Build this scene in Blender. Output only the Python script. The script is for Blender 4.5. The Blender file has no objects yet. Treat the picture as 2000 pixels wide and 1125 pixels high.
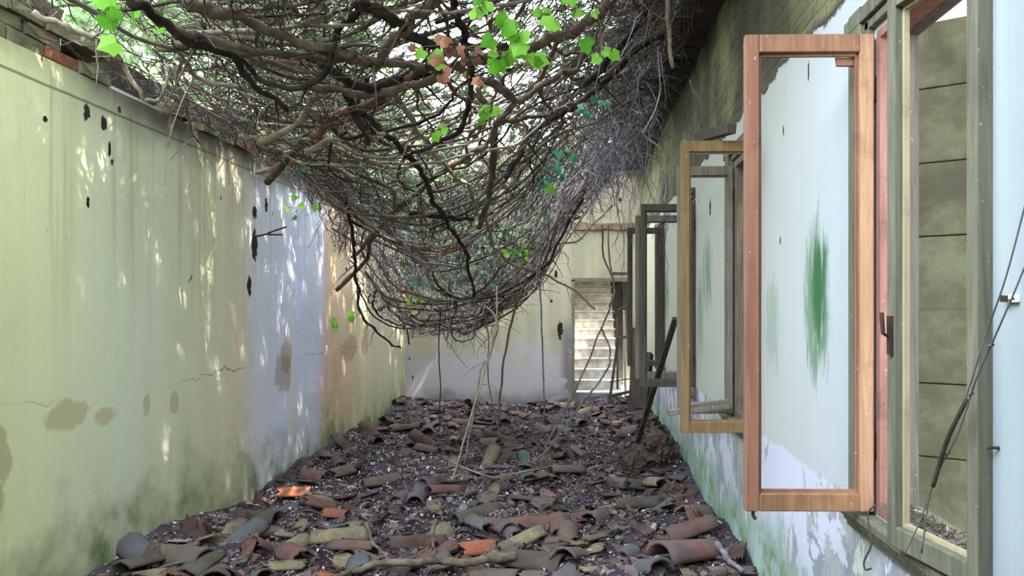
import bpy, math, random
import numpy as np
from mathutils import Vector, Matrix, Euler, noise as mnoise
random.seed(7); rng = np.random.default_rng(7)
PI = math.pi
scene = bpy.context.scene
col = scene.collection

# ------------------------------------------------------------------ camera, sky, sun, exposure
F, HC, U0, V0 = 1500.0, 1.55, 1130.0, 600.0
cam = bpy.data.objects.new('camera', bpy.data.cameras.new('camera')); col.objects.link(cam)
cam.location = (0, 0, HC); cam.rotation_euler = (PI/2, 0, 0)
cam.data.sensor_width = 36; cam.data.lens = 36*F/2000
cam.data.shift_x = -(U0-1000)/2000; cam.data.shift_y = (V0-562.5)/2000
cam.data.clip_start = 0.02
scene.camera = cam
scene.view_settings.view_transform = 'Standard'; scene.view_settings.look = 'None'
scene.view_settings.exposure = 1.97; scene.view_settings.gamma = 1; scene.view_settings.use_curve_mapping = False
W = bpy.data.worlds.new('sky'); scene.world = W; W.use_nodes = True
wn = W.node_tree; wn.nodes.clear()
wo = wn.nodes.new('ShaderNodeOutputWorld'); wb = wn.nodes.new('ShaderNodeBackground')
wt = wn.nodes.new('ShaderNodeTexCoord'); ws = wn.nodes.new('ShaderNodeSeparateXYZ'); wr = wn.nodes.new('ShaderNodeValToRGB')
wr.color_ramp.elements[0].position = 0.0; wr.color_ramp.elements[0].color = (0.60, 0.68, 0.70, 1)
wr.color_ramp.elements[1].position = 0.6; wr.color_ramp.elements[1].color = (0.74, 0.85, 1.0, 1)
wn.links.new(wt.outputs['Generated'], ws.inputs[0]); wn.links.new(ws.outputs['Z'], wr.inputs[0])
wn.links.new(wr.outputs[0], wb.inputs[0]); wb.inputs[1].default_value = 5.8
wn.links.new(wb.outputs[0], wo.inputs[0])
SUN = Vector((0.50, -0.16, 0.85)).normalized()
sl = bpy.data.lights.new('sun', 'SUN'); sl.energy = 4.5; sl.angle = 0.012; sl.color = (1.0, 0.93, 0.82)
so = bpy.data.objects.new('sun', sl); col.objects.link(so); so.location = (6, -2, 10)
so.rotation_euler = SUN.to_track_quat('Z', 'Y').to_euler()
scene.cycles.max_bounces = 8; scene.cycles.diffuse_bounces = 6
scene.cycles.sample_clamp_indirect = 8

# ------------------------------------------------------------------ constants of the room
XL, XR, YB, YN = -2.67, 1.0, 11.8, -0.6
TOPR = 3.65
def px(u, v, Y): return Vector(((u-U0)/F*Y, Y, HC-(v-V0)/F*Y))
def flr(u, v, z=0.05):
    Y = (HC-z)*F/(v-V0); return Vector(((u-U0)/F*Y, Y, z))

# ------------------------------------------------------------------ mesh helpers
class MB:
    def __init__(s): s.v = []; s.f = []; s.n = 0; s.mi = []
    def add(s, vs, fs, mi=0):
        b = s.n
        s.v.extend([tuple(p) for p in vs]); s.n += len(vs)
        s.f.extend([tuple(i+b for i in f) for f in fs]); s.mi.extend([mi]*len(fs))
        return s
    def box(s, x0, x1, y0, y1, z0, z1, M=None, mi=0, jit=0):
        vs = [Vector((x, y, z)) for z in (z0, z1) for y in (y0, y1) for x in (x0, x1)]
        if jit: vs = [p+Vector([random.uniform(-jit, jit) for _ in range(3)]) for p in vs]
        if M is not None: vs = [M @ p for p in vs]
        return s.add(vs, [(0, 2, 3, 1), (4, 5, 7, 6), (0, 1, 5, 4), (2, 6, 7, 3), (0, 4, 6, 2), (1, 3, 7, 5)], mi)
    def tube(s, pts, rad, k=6, mi=0):
        P = np.asarray(pts, float); n = len(P)
        R = np.full(n, rad) if np.isscalar(rad) else np.asarray(rad, float)
        T = np.gradient(P, axis=0); T /= (np.linalg.norm(T, axis=1)[:, None]+1e-9)
        ref = np.array([0.13, 0.31, 0.94]) if abs(T[:, 2]).mean() < 0.75 else np.array([0.9, 0.4, 0.1])
        A = np.cross(T, ref); A /= (np.linalg.norm(A, axis=1)[:, None]+1e-9)
        B = np.cross(T, A)
        a = np.arange(k)*2*PI/k
        V = P[:, None, :]+R[:, None, None]*(np.cos(a)[None, :, None]*A[:, None, :]+np.sin(a)[None, :, None]*B[:, None, :])
        b = s.n; s.v.extend(map(tuple, V.reshape(-1, 3).tolist())); s.n += n*k
        fs = []
        for i in range(n-1):
            o = b+i*k
            for j in range(k):
                j2 = (j+1) % k
                fs.append((o+j, o+j2, o+k+j2, o+k+j))
        fs.append(tuple(b+j for j in range(k))[::-1]); fs.append(tuple(b+(n-1)*k+j for j in range(k)))
        s.f.extend(fs); s.mi.extend([mi]*len(fs))
        return s
    def mesh(s, name, mats, smooth=False):
        me = bpy.data.meshes.new(name); me.from_pydata(s.v, [], s.f)
        for m in (mats if isinstance(mats, (list, tuple)) else [mats]): me.materials.append(m)
        if any(s.mi): me.polygons.foreach_set('material_index', s.mi)
        if smooth: me.polygons.foreach_set('use_smooth', [True]*len(s.f))
        me.update(); return me
    def build(s, name, mats, parent=None, smooth=False, bevel=0):
        o = bpy.data.objects.new(name, s.mesh(name, mats, smooth)); col.objects.link(o)
        if parent: o.parent = parent
        if bevel:
            b = o.modifiers.new('bevel', 'BEVEL'); b.width = bevel; b.segments = 2; b.limit_method = 'ANGLE'
        return o
def tag(o, label=None, cat=None, group=None, kind=None):
    if label: o['label'] = label
    if cat: o['category'] = cat
    if group: o['group'] = group
    if kind: o['kind'] = kind
    return o
def empty(name, loc=(0, 0, 0), rz=0):
    o = bpy.data.objects.new(name, None); col.objects.link(o); o.location = loc; o.rotation_euler = (0, 0, rz); o.empty_display_size = .05
    return o
def struct(name, mb, m, parent=None, **k):
    o = mb.build(name, m, parent, **k)
    if not parent: o['kind'] = 'structure'
    return o
def catmull(P, n=5):
    P = [np.array(p, float) for p in P]
    if len(P) < 3: return np.array([P[0]+(P[-1]-P[0])*t for t in np.linspace(0, 1, n+1)])
    Q = [2*P[0]-P[1]]+P+[2*P[-1]-P[-2]]; out = []
    for i in range(1, len(Q)-2):
        for t in np.linspace(0, 1, n, endpoint=False):
            a, b, c, d = Q[i-1:i+3]
            out.append(.5*((2*b)+(c-a)*t+(2*a-5*b+4*c-d)*t*t+(3*b-a-3*c+d)*t**3))
    out.append(P[-1]); return np.array(out)
def wob(P, amp, corr=3):
    n = len(P); w = rng.normal(0, 1, (n+2*corr, 3))
    k = np.ones(corr)/corr
    w = np.stack([np.convolve(w[:, i], k, 'same') for i in range(3)], 1)[corr:corr+n]
    return P+w*amp

# ------------------------------------------------------------------ material helpers
class NT:
    def __init__(s, name, rough=.9, spec=.2):
        s.m = bpy.data.materials.new(name); s.m.use_nodes = True; s.t = s.m.node_tree
        s.b = s.t.nodes['Principled BSDF']; s.b.inputs['Roughness'].default_value = rough
        s.b.inputs['Specular IOR Level'].default_value = spec
        s.tc = s.t.nodes.new('ShaderNodeTexCoord'); s.obj = s.tc.outputs['Object']
    def put(s, inp, v):
        if hasattr(v, 'node'): s.t.links.new(v, inp)
        elif isinstance(v, (tuple, list)): inp.default_value = (*v, 1) if len(v) == 3 and len(inp.default_value) == 4 else v
        else: inp.default_value = v
    def noise(s, scale=5, detail=4, rough=.6, dist=0, vec=None, st=None):
        n = s.t.nodes.new('ShaderNodeTexNoise'); v = s.obj if vec is None else vec
        if st is not None:
            mp = s.t.nodes.new('ShaderNodeMapping'); mp.inputs['Scale'].default_value = st; s.t.links.new(v, mp.inputs[0]); v = mp.outputs[0]
        s.t.links.new(v, n.inputs['Vector']); n.inputs['Scale'].default_value = scale; n.inputs['Detail'].default_value = detail
        n.inputs['Roughness'].default_value = rough; n.inputs['Distortion'].default_value = dist
        return n.outputs['Fac']
    def xyz(s):
        n = s.t.nodes.new('ShaderNodeSeparateXYZ'); s.t.links.new(s.obj, n.inputs[0]); return n.outputs
    def mth(s, op, a, b=0, clamp=False):
        n = s.t.nodes.new('ShaderNodeMath'); n.operation = op; n.use_clamp = clamp; s.put(n.inputs[0], a); s.put(n.inputs[1], b); return n.outputs[0]
    def rng(s, v, a, b, c=0, d=1):
        n = s.t.nodes.new('ShaderNodeMapRange'); n.interpolation_type = 'SMOOTHSTEP'
        s.put(n.inputs[0], v)
        if a > b: a, b, c, d = b, a, d, c
        for i, q in enumerate((a, b, c, d)): n.inputs[i+1].default_value = q
        return n.outputs[0]
    def mix(s, f, a, b):
        n = s.t.nodes.new('ShaderNodeMix'); n.data_type = 'RGBA'; s.put(n.inputs[0], f); s.put(n.inputs[6], a); s.put(n.inputs[7], b); return n.outputs[2]
    def ramp(s, v, stops):
        n = s.t.nodes.new('ShaderNodeValToRGB'); s.put(n.inputs[0], v); e = n.color_ramp.elements
        e[0].position, e[0].color = stops[0][0], (*stops[0][1], 1); e[1].position, e[1].color = stops[-1][0], (*stops[-1][1], 1)
        for p, c in stops[1:-1]: q = e.new(p); q.color = (*c, 1)
        return n.outputs[0]
    def blob(s, yz, c0, c1, r0, r1, w, soft=.5, amt=1):   # a stain of its own ragged shape round (c0, c1), sizes r0, r1
        a = s.mth('DIVIDE', s.mth('SUBTRACT', yz[0], c0), r0); b = s.mth('DIVIDE', s.mth('SUBTRACT', yz[1], c1), r1)
        d = s.mth('ADD', s.mth('MULTIPLY', a, a), s.mth('MULTIPLY', b, b))
        d = s.mth('ADD', d, s.mth('MULTIPLY', s.mth('SUBTRACT', w, .5), 3.6))
        return s.rng(d, 1, 1-soft, 0, amt)
    def bump(s, h, strength=.3, dist=.02):
        n = s.t.nodes.new('ShaderNodeBump'); n.inputs['Strength'].default_value = strength; n.inputs['Distance'].default_value = dist
        s.put(n.inputs['Height'], h); s.t.links.new(n.outputs[0], s.b.inputs['Normal']); return s
    def color(s, c): s.put(s.b.inputs['Base Color'], c); return s
def S(*c):   # sRGB 0-255 to linear
    return tuple(((x/255+.055)/1.055)**2.4 if x > 10 else x/255/12.92 for x in c)

def wood(name, c1, c2, sc=(30, 30, 2), dirt=.35, rough=.7):
    n = NT(name, rough, .3)
    g = n.noise(1.0, 5, .6, 1.2, st=sc); d = n.noise(7, 5, .7); d2 = n.noise(45, 3, .7)
    c = n.mix(n.rng(g, .3, .7), c1, c2)
    c = n.mix(n.rng(d, .52, .72, 0, dirt), c, tuple(x*.35 for x in c1))
    c = n.mix(n.rng(d2, .66, .72, 0, .6), c, S(190, 175, 150))
    n.color(c).bump(g, .25, .004); return n.m
M_orange = wood('varnished_orange_wood', S(116, 78, 60), S(134, 96, 76)); M_orange3 = wood('dull_brown_varnished_wood', S(116, 84, 58), S(140, 106, 76)); M_orange2b = wood('brown_orange_wood', S(118, 80, 60), S(138, 102, 78)); M_orange2 = wood('brighter_lit_orange_wood', S(140, 104, 78), S(164, 128, 100))
M_yellow = wood('varnished_ochre_wood', S(108, 84, 54), S(130, 104, 70))
M_grey = wood('weathered_grey_wood', S(104, 98, 88), S(134, 128, 114))
M_greyd = wood('dark_weathered_wood', S(66, 58, 52), S(92, 82, 74))
M_olive = wood('grey_green_painted_wood', S(84, 84, 70), S(112, 110, 92), dirt=.2)
M_cream = wood('cream_paint_edge', S(148, 140, 106), S(168, 158, 126), dirt=.4)
M_red = wood('red_primer_wood', S(120, 80, 70), S(148, 104, 92), dirt=.6)
M_frame = wood('old_frame_wood', S(92, 84, 72), S(120, 110, 94), dirt=.5)
M_rot = wood('rotten_dark_timber', S(52, 42, 36), S(80, 66, 56), dirt=.5)
M_pale = wood('pale_split_wood', S(150, 130, 110), S(184, 164, 144))

def masonry_top(n, X, base):   # rough exposed bricks and smeared mortar for the wall above the old ceiling line
    return base

def plaster_left():
    n = NT('stained_lime_plaster_left_painted_light', .92, .15); X = n.xyz(); y, z = X[1], X[2]
    st = n.noise(1, 4, .55, .2, st=(1, 3.2, .22)); st2 = n.noise(1, 5, .6, .1, st=(1, 11, .4)); big = n.noise(.9, 3, .5); w = n.noise(3.2, 5, .6); fi = n.noise(26, 5, .7)
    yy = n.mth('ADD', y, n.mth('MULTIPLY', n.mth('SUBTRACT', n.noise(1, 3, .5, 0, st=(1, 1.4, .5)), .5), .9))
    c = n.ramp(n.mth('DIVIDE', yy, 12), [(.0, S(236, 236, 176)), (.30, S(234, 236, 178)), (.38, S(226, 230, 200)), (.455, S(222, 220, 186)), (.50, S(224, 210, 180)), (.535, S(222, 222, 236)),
          (.65, S(214, 214, 240)), (.685, S(222, 186, 152)), (.76, S(206, 180, 152)), (.82, S(188, 176, 152)), (1, S(192, 184, 160))])  # pale blue streak and warm patches are skylight and bounce painted into the plaster
    c = n.mix(n.rng(st, .45, .7, 0, .40), c, S(206, 206, 150))
    c = n.mix(n.rng(st2, .52, .75, 0, .45), c, S(226, 222, 196))
    c = n.mix(n.mth('MULTIPLY', n.rng(st2, .5, .34), n.rng(z, .8, 2.6, 0, .4)), c, S(176, 164, 126))
    # green algae rising from the foot of the wall
    h = n.mth('ADD', z, n.mth('MULTIPLY', n.mth('SUBTRACT', w, .5), 1.3))
    c = n.mix(n.rng(h, .65, .0, 0, .7), c, S(140, 150, 106))
    c = n.mix(n.mth('MULTIPLY', n.rng(h, .30, -.1), n.rng(big, .4, .6)), c, S(84, 104, 66))
    # lost skim coat patches with an ochre undercoat, and a flaked line
    for (cy, cz, ry, rz) in ((4.02, .98, .20, .10), (4.35, .93, .16, .07), (4.75, .95, .05, .08), (5.08, .92, .06, .08), (6.9, .95, .22, .22), (7.0, 1.15, .14, .2), (8.95, 1.05, .3, .18), (9.6, 1.2, .2, .25)):
        c = n.mix(n.blob((y, z), cy, cz, ry, rz, w, .5, .6), c, S(186, 172, 122) if cy < 6 else S(160, 134, 106))
    c = n.mix(n.blob((y, z), 3.5, .75, .12, .28, w, .3, .6), c, S(166, 160, 120))
    # small holes and drip marks
    h1 = n.noise(9, 2, .5, 0, st=(1, 1, .55))
    c = n.mix(n.mth('MULTIPLY', n.rng(h1, .725, .75), n.rng(z, .9, 2.2)), c, S(66, 56, 44))
    for (u, v, ry, rz) in ((169, 220, .035, .05), (203, 240, .028, .045), (88, 233, .018, .02), (233, 215, .02, .02), (214, 292, .014, .05), (172, 396, .016, .035), (497, 480, .06, .13), (497, 415, .05, .06), (487, 560, .045, .09), (520, 400, .03, .07)):
        Y = -XL*F/(U0-u); c = n.mix(n.blob((y, z), Y, HC-(v-V0)/F*Y, ry, rz, fi, .3), c, S(44, 36, 28))
    # the cold joint of the old ceiling
    jz = n.mth('ABSOLUTE', n.mth('SUBTRACT', z, n.mth('ADD', 2.655, n.mth('MULTIPLY', w, .02))))
    c = n.mix(n.mth('MULTIPLY', n.rng(jz, .012, .003), .7), c, S(96, 84, 62))
    zz = n.mth('ADD', z, n.mth('MULTIPLY', n.mth('SUBTRACT', w, .5), .25))
    c = n.mix(n.rng(zz, 2.66, 2.9, 0, .7), c, S(150, 142, 110))
    c = n.mix(n.mth('MULTIPLY', n.rng(zz, 2.45, 2.8), n.rng(y, 3.6, 5)), c, S(92, 84, 72))
    # the hairline crack of the flaked dado
    cz = n.mth('ABSOLUTE', n.mth('SUBTRACT', z, n.mth('ADD', .92, n.mth('MULTIPLY', n.noise(2.5, 5, .6), .28))))
    c = n.mix(n.mth('MULTIPLY', n.rng(cz, .007, .002), n.rng(big, .4, .55, 0, .8)), c, S(88, 80, 64))
    c = n.mix(n.rng(fi, .6, .75, 0, .25), c, S(150, 146, 120))
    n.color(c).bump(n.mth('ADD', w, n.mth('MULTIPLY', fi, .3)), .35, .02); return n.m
def plaster_right():
    n = NT('stained_lime_plaster_right_painted_shade', .92, .15); X = n.xyz(); y, z = X[1], X[2]
    st = n.noise(1, 4, .55, .2, st=(1, 4, .25)); w = n.noise(4.2, 6, .65); w2 = n.noise(2.2, 6, .7, .6, st=(1, 1, .6)); fi = n.noise(30, 5, .7); big = n.noise(1.1, 3, .5)
    c = n.ramp(n.mth('DIVIDE', y, 12), [(0, S(140, 146, 154)), (.145, S(146, 152, 158)), (.2, S(176, 180, 184)), (.25, S(192, 195, 198)), (.36, S(194, 194, 184)), (.6, S(192, 190, 168)), (1, S(186, 180, 152))])  # near end toned down, shade painted in where open roof light is strong
    c = n.mix(n.rng(st, .45, .7, 0, .45), c, S(176, 188, 178))
    # below the dado line: flaked whitewash over grey render, algae at the foot
    dz = n.mth('ADD', z, n.mth('MULTIPLY', n.mth('SUBTRACT', w, .5), .10))
    low = n.rng(dz, .87, .85)
    fl = n.mix(n.rng(w2, .47, .50), S(208, 208, 222), n.mix(n.rng(w, .42, .6), S(150, 150, 158), S(176, 180, 176)))
    fl = n.mix(n.rng(w2, .60, .63), fl, S(206, 214, 198))
    c = n.mix(low, c, fl)
    h = n.mth('ADD', z, n.mth('MULTIPLY', n.mth('SUBTRACT', w2, .5), 1.1))
    c = n.mix(n.rng(h, .48, .16, 0, .65), c, S(150, 184, 164))
    c = n.mix(n.mth('MULTIPLY', n.rng(h, .45, .1), n.rng(w, .4, .6)), c, S(112, 138, 92))
    # tall green algae stains between the windows
    drip = n.noise(1, 6, .7, .6, st=(1, 13, 2.4))
    for (cy, cz, ry, rz, a) in ((3.22, 1.58, .22, .40, .8), (3.95, 1.45, .2, .3, .35), (5.95, 1.80, .26, .36, .6), (6.3, 1.5, .2, .4, .55), (8.7, 1.65, .3, .35, .6)):
        c = n.mix(n.blob((y, z), cy, cz, ry, rz, drip, 1.0, a), c, S(84, 128, 82))
    c = n.mix(n.blob((y, z), 3.2, 1.62, .11, .26, drip, .95, .8), c, S(46, 94, 50))
    for (u, v, ry, rz) in ((1579, 137, .012, .05), (1530, 255, .012, .035), (1387, 405, .04, .07), (1365, 392, .012, .03), (1524, 470, .012, .02)):
        Y = F/(u-U0); c = n.mix(n.blob((y, z), Y, HC-(v-V0)/F*Y, ry, rz, fi, .3), c, S(58, 62, 52))
    # above the old ceiling line: rough brick and mortar
    br = n.t.nodes.new('ShaderNodeTexBrick'); mp = n.t.nodes.new('ShaderNodeMapping'); mp.inputs['Rotation'].default_value = (PI/2, 0, PI/2)
    cx = n.t.nodes.new('ShaderNodeCombineXYZ'); n.t.links.new(y, cx.inputs[0]); n.t.links.new(z, cx.inputs[1]); n.t.links.new(cx.outputs[0], br.inputs[0])
    br.inputs['Scale'].default_value = 1; br.inputs['Brick Width'].default_value = .27; br.inputs['Row Height'].default_value = .075; br.inputs['Mortar Size'].default_value = .012; br.inputs['Mortar Smooth'].default_value = .6
    br.inputs['Color1'].default_value = (*S(112, 102, 80), 1); br.inputs['Color2'].default_value = (*S(88, 80, 66), 1); br.inputs['Mortar'].default_value = (*S(124, 118, 92), 1)
    bc = n.mix(n.rng(w, .40, .6), br.outputs[0], S(132, 128, 92))
    bc = n.mix(n.rng(big, .42, .60, 0, .75), bc, S(70, 66, 58))
    bc = n.mix(n.rng(n.noise(1, 5, .7, 0, st=(1, 10, 26)), .60, .68, 0, .8), bc, S(56, 50, 42))
    zt = n.mth('ADD', z, n.mth('MULTIPLY', n.mth('SUBTRACT', w, .5), .22))
    top = n.rng(zt, 2.71, 2.73)
    c = n.mix(top, c, bc)
    c = n.mix(n.mth('MULTIPLY', n.rng(zt, 2.70, 2.72), n.rng(zt, 2.76, 2.74)), c, S(96, 92, 80))
    c = n.mix(n.rng(fi, .62, .75, 0, .2), c, S(150, 150, 130))
    hh = n.mth('ADD', n.mth('MULTIPLY', w2, .6), n.mth('MULTIPLY', n.mth('MULTIPLY', br.outputs[1], top), -.8))
    hh = n.mth('ADD', hh, n.mth('MULTIPLY', n.mth('MULTIPLY', w, top), 2.0))
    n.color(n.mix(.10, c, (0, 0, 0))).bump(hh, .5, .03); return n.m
def plaster_back():
    n = NT('stained_lime_plaster_back', .92, .15); X = n.xyz(); x, z = X[0], X[2]
    st = n.noise(1, 4, .55, .2, st=(4, 1, .3)); w = n.noise(3, 5, .6); fi = n.noise(24, 5, .7); big = n.noise(1.0, 3, .5)
    c = n.mix(n.rng(st, .35, .65), S(186, 172, 146), S(164, 156, 130))
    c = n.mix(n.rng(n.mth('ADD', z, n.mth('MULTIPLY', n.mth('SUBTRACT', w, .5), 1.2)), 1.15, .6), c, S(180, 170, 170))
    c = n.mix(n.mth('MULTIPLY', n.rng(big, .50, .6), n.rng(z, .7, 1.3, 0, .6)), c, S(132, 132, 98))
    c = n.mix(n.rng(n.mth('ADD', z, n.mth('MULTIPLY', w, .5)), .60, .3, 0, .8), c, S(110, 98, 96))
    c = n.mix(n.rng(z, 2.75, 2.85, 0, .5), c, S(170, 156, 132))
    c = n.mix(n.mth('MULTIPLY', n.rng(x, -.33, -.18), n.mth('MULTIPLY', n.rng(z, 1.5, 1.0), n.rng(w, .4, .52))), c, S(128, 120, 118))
    for (u, v, rx, rz) in ((1094, 645, .045, .14), (1086, 535, .03, .06), (1077, 588, .02, .025), (1078, 790, .03, .05), (800, 700, .012, .03), (806, 737, .012, .04), (1211, 390, .03, .03)):
        p = px(u, v, YB); c = n.mix(n.blob((x, z), p.x, p.z, rx, rz, fi, .3), c, S(40, 34, 28))
    c = n.mix(n.rng(fi, .6, .75, 0, .25), c, S(150, 140, 120))
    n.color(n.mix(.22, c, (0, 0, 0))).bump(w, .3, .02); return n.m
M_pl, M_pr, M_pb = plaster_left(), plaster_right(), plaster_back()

def tile_mat(name, c1, c2, moss=None, m0=.5):
    n = NT(name, .9, .15); w = n.noise(9, 5, .65); f = n.noise(60, 3, .6)
    inf = n.t.nodes.new('ShaderNodeObjectInfo')
    c = n.mix(n.rng(w, .35, .65), c1, c2)
    if moss: c = n.mix(n.rng(n.noise(5, 5, .7), m0-.06, m0+.1, 0, .9), c, moss)
    c = n.mix(n.rng(f, .6, .7, 0, .5), c, tuple(q*.4 for q in c1))
    c = n.mix(n.mth('MULTIPLY', inf.outputs['Random'], .45), c, tuple(q*.45 for q in c2))
    c = n.mix(n.rng(n.noise(3.5, 6, .75), .42, .60, .12, .75), c, S(112, 100, 98))
    c = n.mix(.38, c, (0, 0, 0))
    n.color(c).bump(n.mth('ADD', w, f), .4, .01); return n.m
TM = {
 'terracotta': tile_mat('terracotta_clay', S(124, 86, 74), S(146, 106, 92)),
 'dark_brown': tile_mat('dark_brown_clay', S(82, 58, 50), S(106, 76, 64)),
 'grey_brown': tile_mat('grey_brown_clay', S(116, 98, 88), S(146, 128, 112)),
 'mossy_green': tile_mat('moss_covered_clay', S(88, 82, 66), S(104, 96, 78), S(80, 88, 60), .5),
 'pale_ochre': tile_mat('lichen_pale_clay', S(150, 130, 100), S(186, 170, 132), S(120, 116, 74), .55),
 'bluish_grey': tile_mat('algae_grey_clay', S(106, 110, 112), S(132, 132, 136), S(84, 98, 88), .52),
 'pink': tile_mat('pink_clay', S(158, 112, 104), S(176, 130, 120)),
 'orange': tile_mat('orange_clay', S(186, 106, 72), S(200, 124, 90)),
 'teal': tile_mat('teal_algae_clay', S(80, 118, 104), S(104, 138, 122)),
}
def soil():
    n = NT('dusty_rubble_soil', .95, .1); w = n.noise(3, 6, .7); f = n.noise(38, 5, .75); g = n.noise(90, 3, .7)
    c = n.mix(n.rng(w, .38, .58), S(58, 46, 46), S(104, 92, 104))
    c = n.mix(n.rng(f, .52, .62, 0, .7), c, S(128, 112, 108))
    c = n.mix(n.rng(g, .60, .66, 0, .8), c, S(36, 28, 26)); c = n.mix(.3, c, (0, 0, 0))
    n.color(c).bump(n.mth('ADD', n.mth('MULTIPLY', f, 1.5), g), .8, .03); return n.m
M_soil = soil()
def bark(name, c1, c2):
    n = NT(name, .85, .2); w = n.noise(14, 5, .7); s_ = n.noise(4, 4, .6)
    c = n.mix(n.rng(w, .35, .65), c1, c2); c = n.mix(n.rng(s_, .5, .7, 0, .6), c, tuple(q*.5 for q in c1))
    n.color(c).bump(w, .6, .01); return n.m
B1 = bark('grey_brown_bark', S(78, 66, 54), S(118, 104, 88)); B2 = bark('dark_bark', S(40, 32, 28), S(66, 54, 46))
B3 = bark('pale_dry_bark', S(128, 116, 98), S(164, 150, 130)); B4 = bark('violet_grey_bark', S(96, 88, 96), S(140, 130, 140)); B5 = bark('reddish_bark', S(96, 66, 52), S(134, 98, 78))
def island(name, stops, rough=.9, trans=0):
    n = NT(name, rough, .2); g = n.t.nodes.new('ShaderNodeNewGeometry')
    c = n.ramp(g.outputs['Random Per Island'], stops); n.color(c)
    if trans:
        tr = n.t.nodes.new('ShaderNodeBsdfTranslucent'); n.put(tr.inputs[0], c); ad = n.t.nodes.new('ShaderNodeMixShader'); ad.inputs[0].default_value = trans
        n.t.links.new(n.b.outputs[0], ad.inputs[1]); n.t.links.new(tr.outputs[0], ad.inputs[2])
        n.t.links.new(ad.outputs[0], n.t.nodes['Material Output'].inputs[0])
    return n.m
M_chip = island('clay_chips', [(0, S(44, 34, 32)), (.25, S(80, 62, 57)), (.5, S(80, 73, 76)), (.7, S(114, 100, 94)), (.85, S(94, 66, 56)), (.95, S(120, 112, 108)), (1, S(150, 144, 140))])
M_litter = island('dry_leaf_litter', [(0, S(86, 72, 68)), (.35, S(124, 110, 106)), (.6, S(148, 138, 150)), (.85, S(176, 164, 168)), (1, S(214, 206, 206))])
M_leafb = island('bright_green_ivy_leaf', [(0, S(84, 150, 40)), (.5, S(120, 186, 56)), (1, S(150, 205, 84))], .5, .55)
M_leaft = island('teal_green_ivy_leaf', [(0, S(64, 128, 96)), (.5, S(92, 158, 126)), (1, S(130, 190, 160))], .45, .4)
M_leafd = island('canopy_ivy_leaf', [(0, S(44, 62, 38)), (.5, S(76, 98, 58)), (.8, S(106, 132, 80)), (1, S(140, 154, 110))], .6, .35)
M_leafdry = island('withered_ivy_leaf', [(0, S(110, 70, 52)), (.5, S(150, 104, 80)), (1, S(180, 136, 104))], .8, .3)
M_twig = island('fine_twig_bark', [(0, S(40, 32, 28)), (.2, S(78, 66, 58)), (.5, S(96, 84, 72)), (.7, S(52, 42, 38)), (.85, S(104, 94, 96)), (.95, S(150, 140, 126)), (1, S(176, 168, 158))])
M_root = island('violet_root_bark', [(0, S(62, 54, 60)), (.35, S(108, 98, 112)), (.65, S(164, 152, 172)), (.85, S(110, 84, 80)), (1, S(196, 190, 204))])
def simple(name, c, c2=None, rough=.9, sc=8, b=.3, **k):
    n = NT(name, rough, .3); w = n.noise(sc, 5, .65); n.color(n.mix(n.rng(w, .35, .65), c, c2 or tuple(q*.7 for q in c))).bump(w, b, .01)
    return n.m
M_brick = simple('old_red_brick', S(168, 104, 76), S(120, 78, 60)); M_brickg = simple('mortar_smeared_brick', S(140, 132, 100), S(98, 92, 74))
M_iron = simple('dark_iron', S(44, 38, 36), S(70, 50, 40), .6); M_wire = simple('grey_wire', S(70, 66, 64), S(96, 90, 84), .6)
M_step = simple('worn_plaster_steps', S(216, 214, 206), S(176, 166, 156)); M_rock = simple('earth_clod', S(92, 74, 64), S(60, 48, 42), sc=5, b=.8)
M_white = simple('white_ceramic', S(225, 225, 225), S(205, 205, 210), .4, b=.05)
M_pinkwall = simple('pink_rendered_wall', S(196, 166, 152), S(176, 148, 136), sc=3)
M_roofu = simple('sooty_roof_boards', S(54, 46, 42), S(78, 66, 58), sc=4)
def block_mat():
    n = NT('mossy_concrete_block', .92, .15); w = n.noise(5, 6, .7); b = n.noise(1.7, 4, .6); f = n.noise(60, 3, .6)
    c = n.mix(n.rng(w, .35, .65), S(84, 82, 62), S(108, 106, 84)); c = n.mix(n.rng(b, .48, .62, 0, .7), c, S(72, 66, 56)); c = n.mix(n.rng(f, .6, .7, 0, .4), c, S(80, 76, 62))
    n.color(c).bump(n.mth('ADD', w, f), .4, .01); return n.m
M_block = block_mat()

# ------------------------------------------------------------------ ground height
def ground(x, y):
    z = .05*math.sin(x*2.1+.7)*math.sin(y*1.7)+.03*math.sin(x*5.3+y*3.1)+.02*math.sin(x*11+1.3*y)*math.cos(y*9)
    z += .16*math.exp(-((x-.75)**2/.15+(y-8.4)**2/1.2))             # heap by the far windows
    z += .07*max(0, 1-(x-XL)/.6)+.06*max(0, (x-.5)/.5)
    z += .09*max(0, min(1, (y-9.8)/1.4))*(1-max(0, min(1, (y-12.0)/.4)))
    return z
def hz(x, y): return ground(x, y)

# ------------------------------------------------------------------ floor and walls
g = MB(); nx, ny = 90, 300
xs = np.linspace(XL-.02, XR+.02, nx); ys = np.linspace(YN, 12.62, ny)
vs = [(x, y, hz(x, y)+random.uniform(-.008, .008)) for y in ys for x in xs]
g.add(vs, [(j*nx+i, j*nx+i+1, (j+1)*nx+i+1, (j+1)*nx+i) for j in range(ny-1) for i in range(nx-1)])
struct('floor', g, M_soil, smooth=True)

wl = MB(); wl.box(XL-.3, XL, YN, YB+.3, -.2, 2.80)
WL = struct('wall_left', wl, M_pl)
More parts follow.
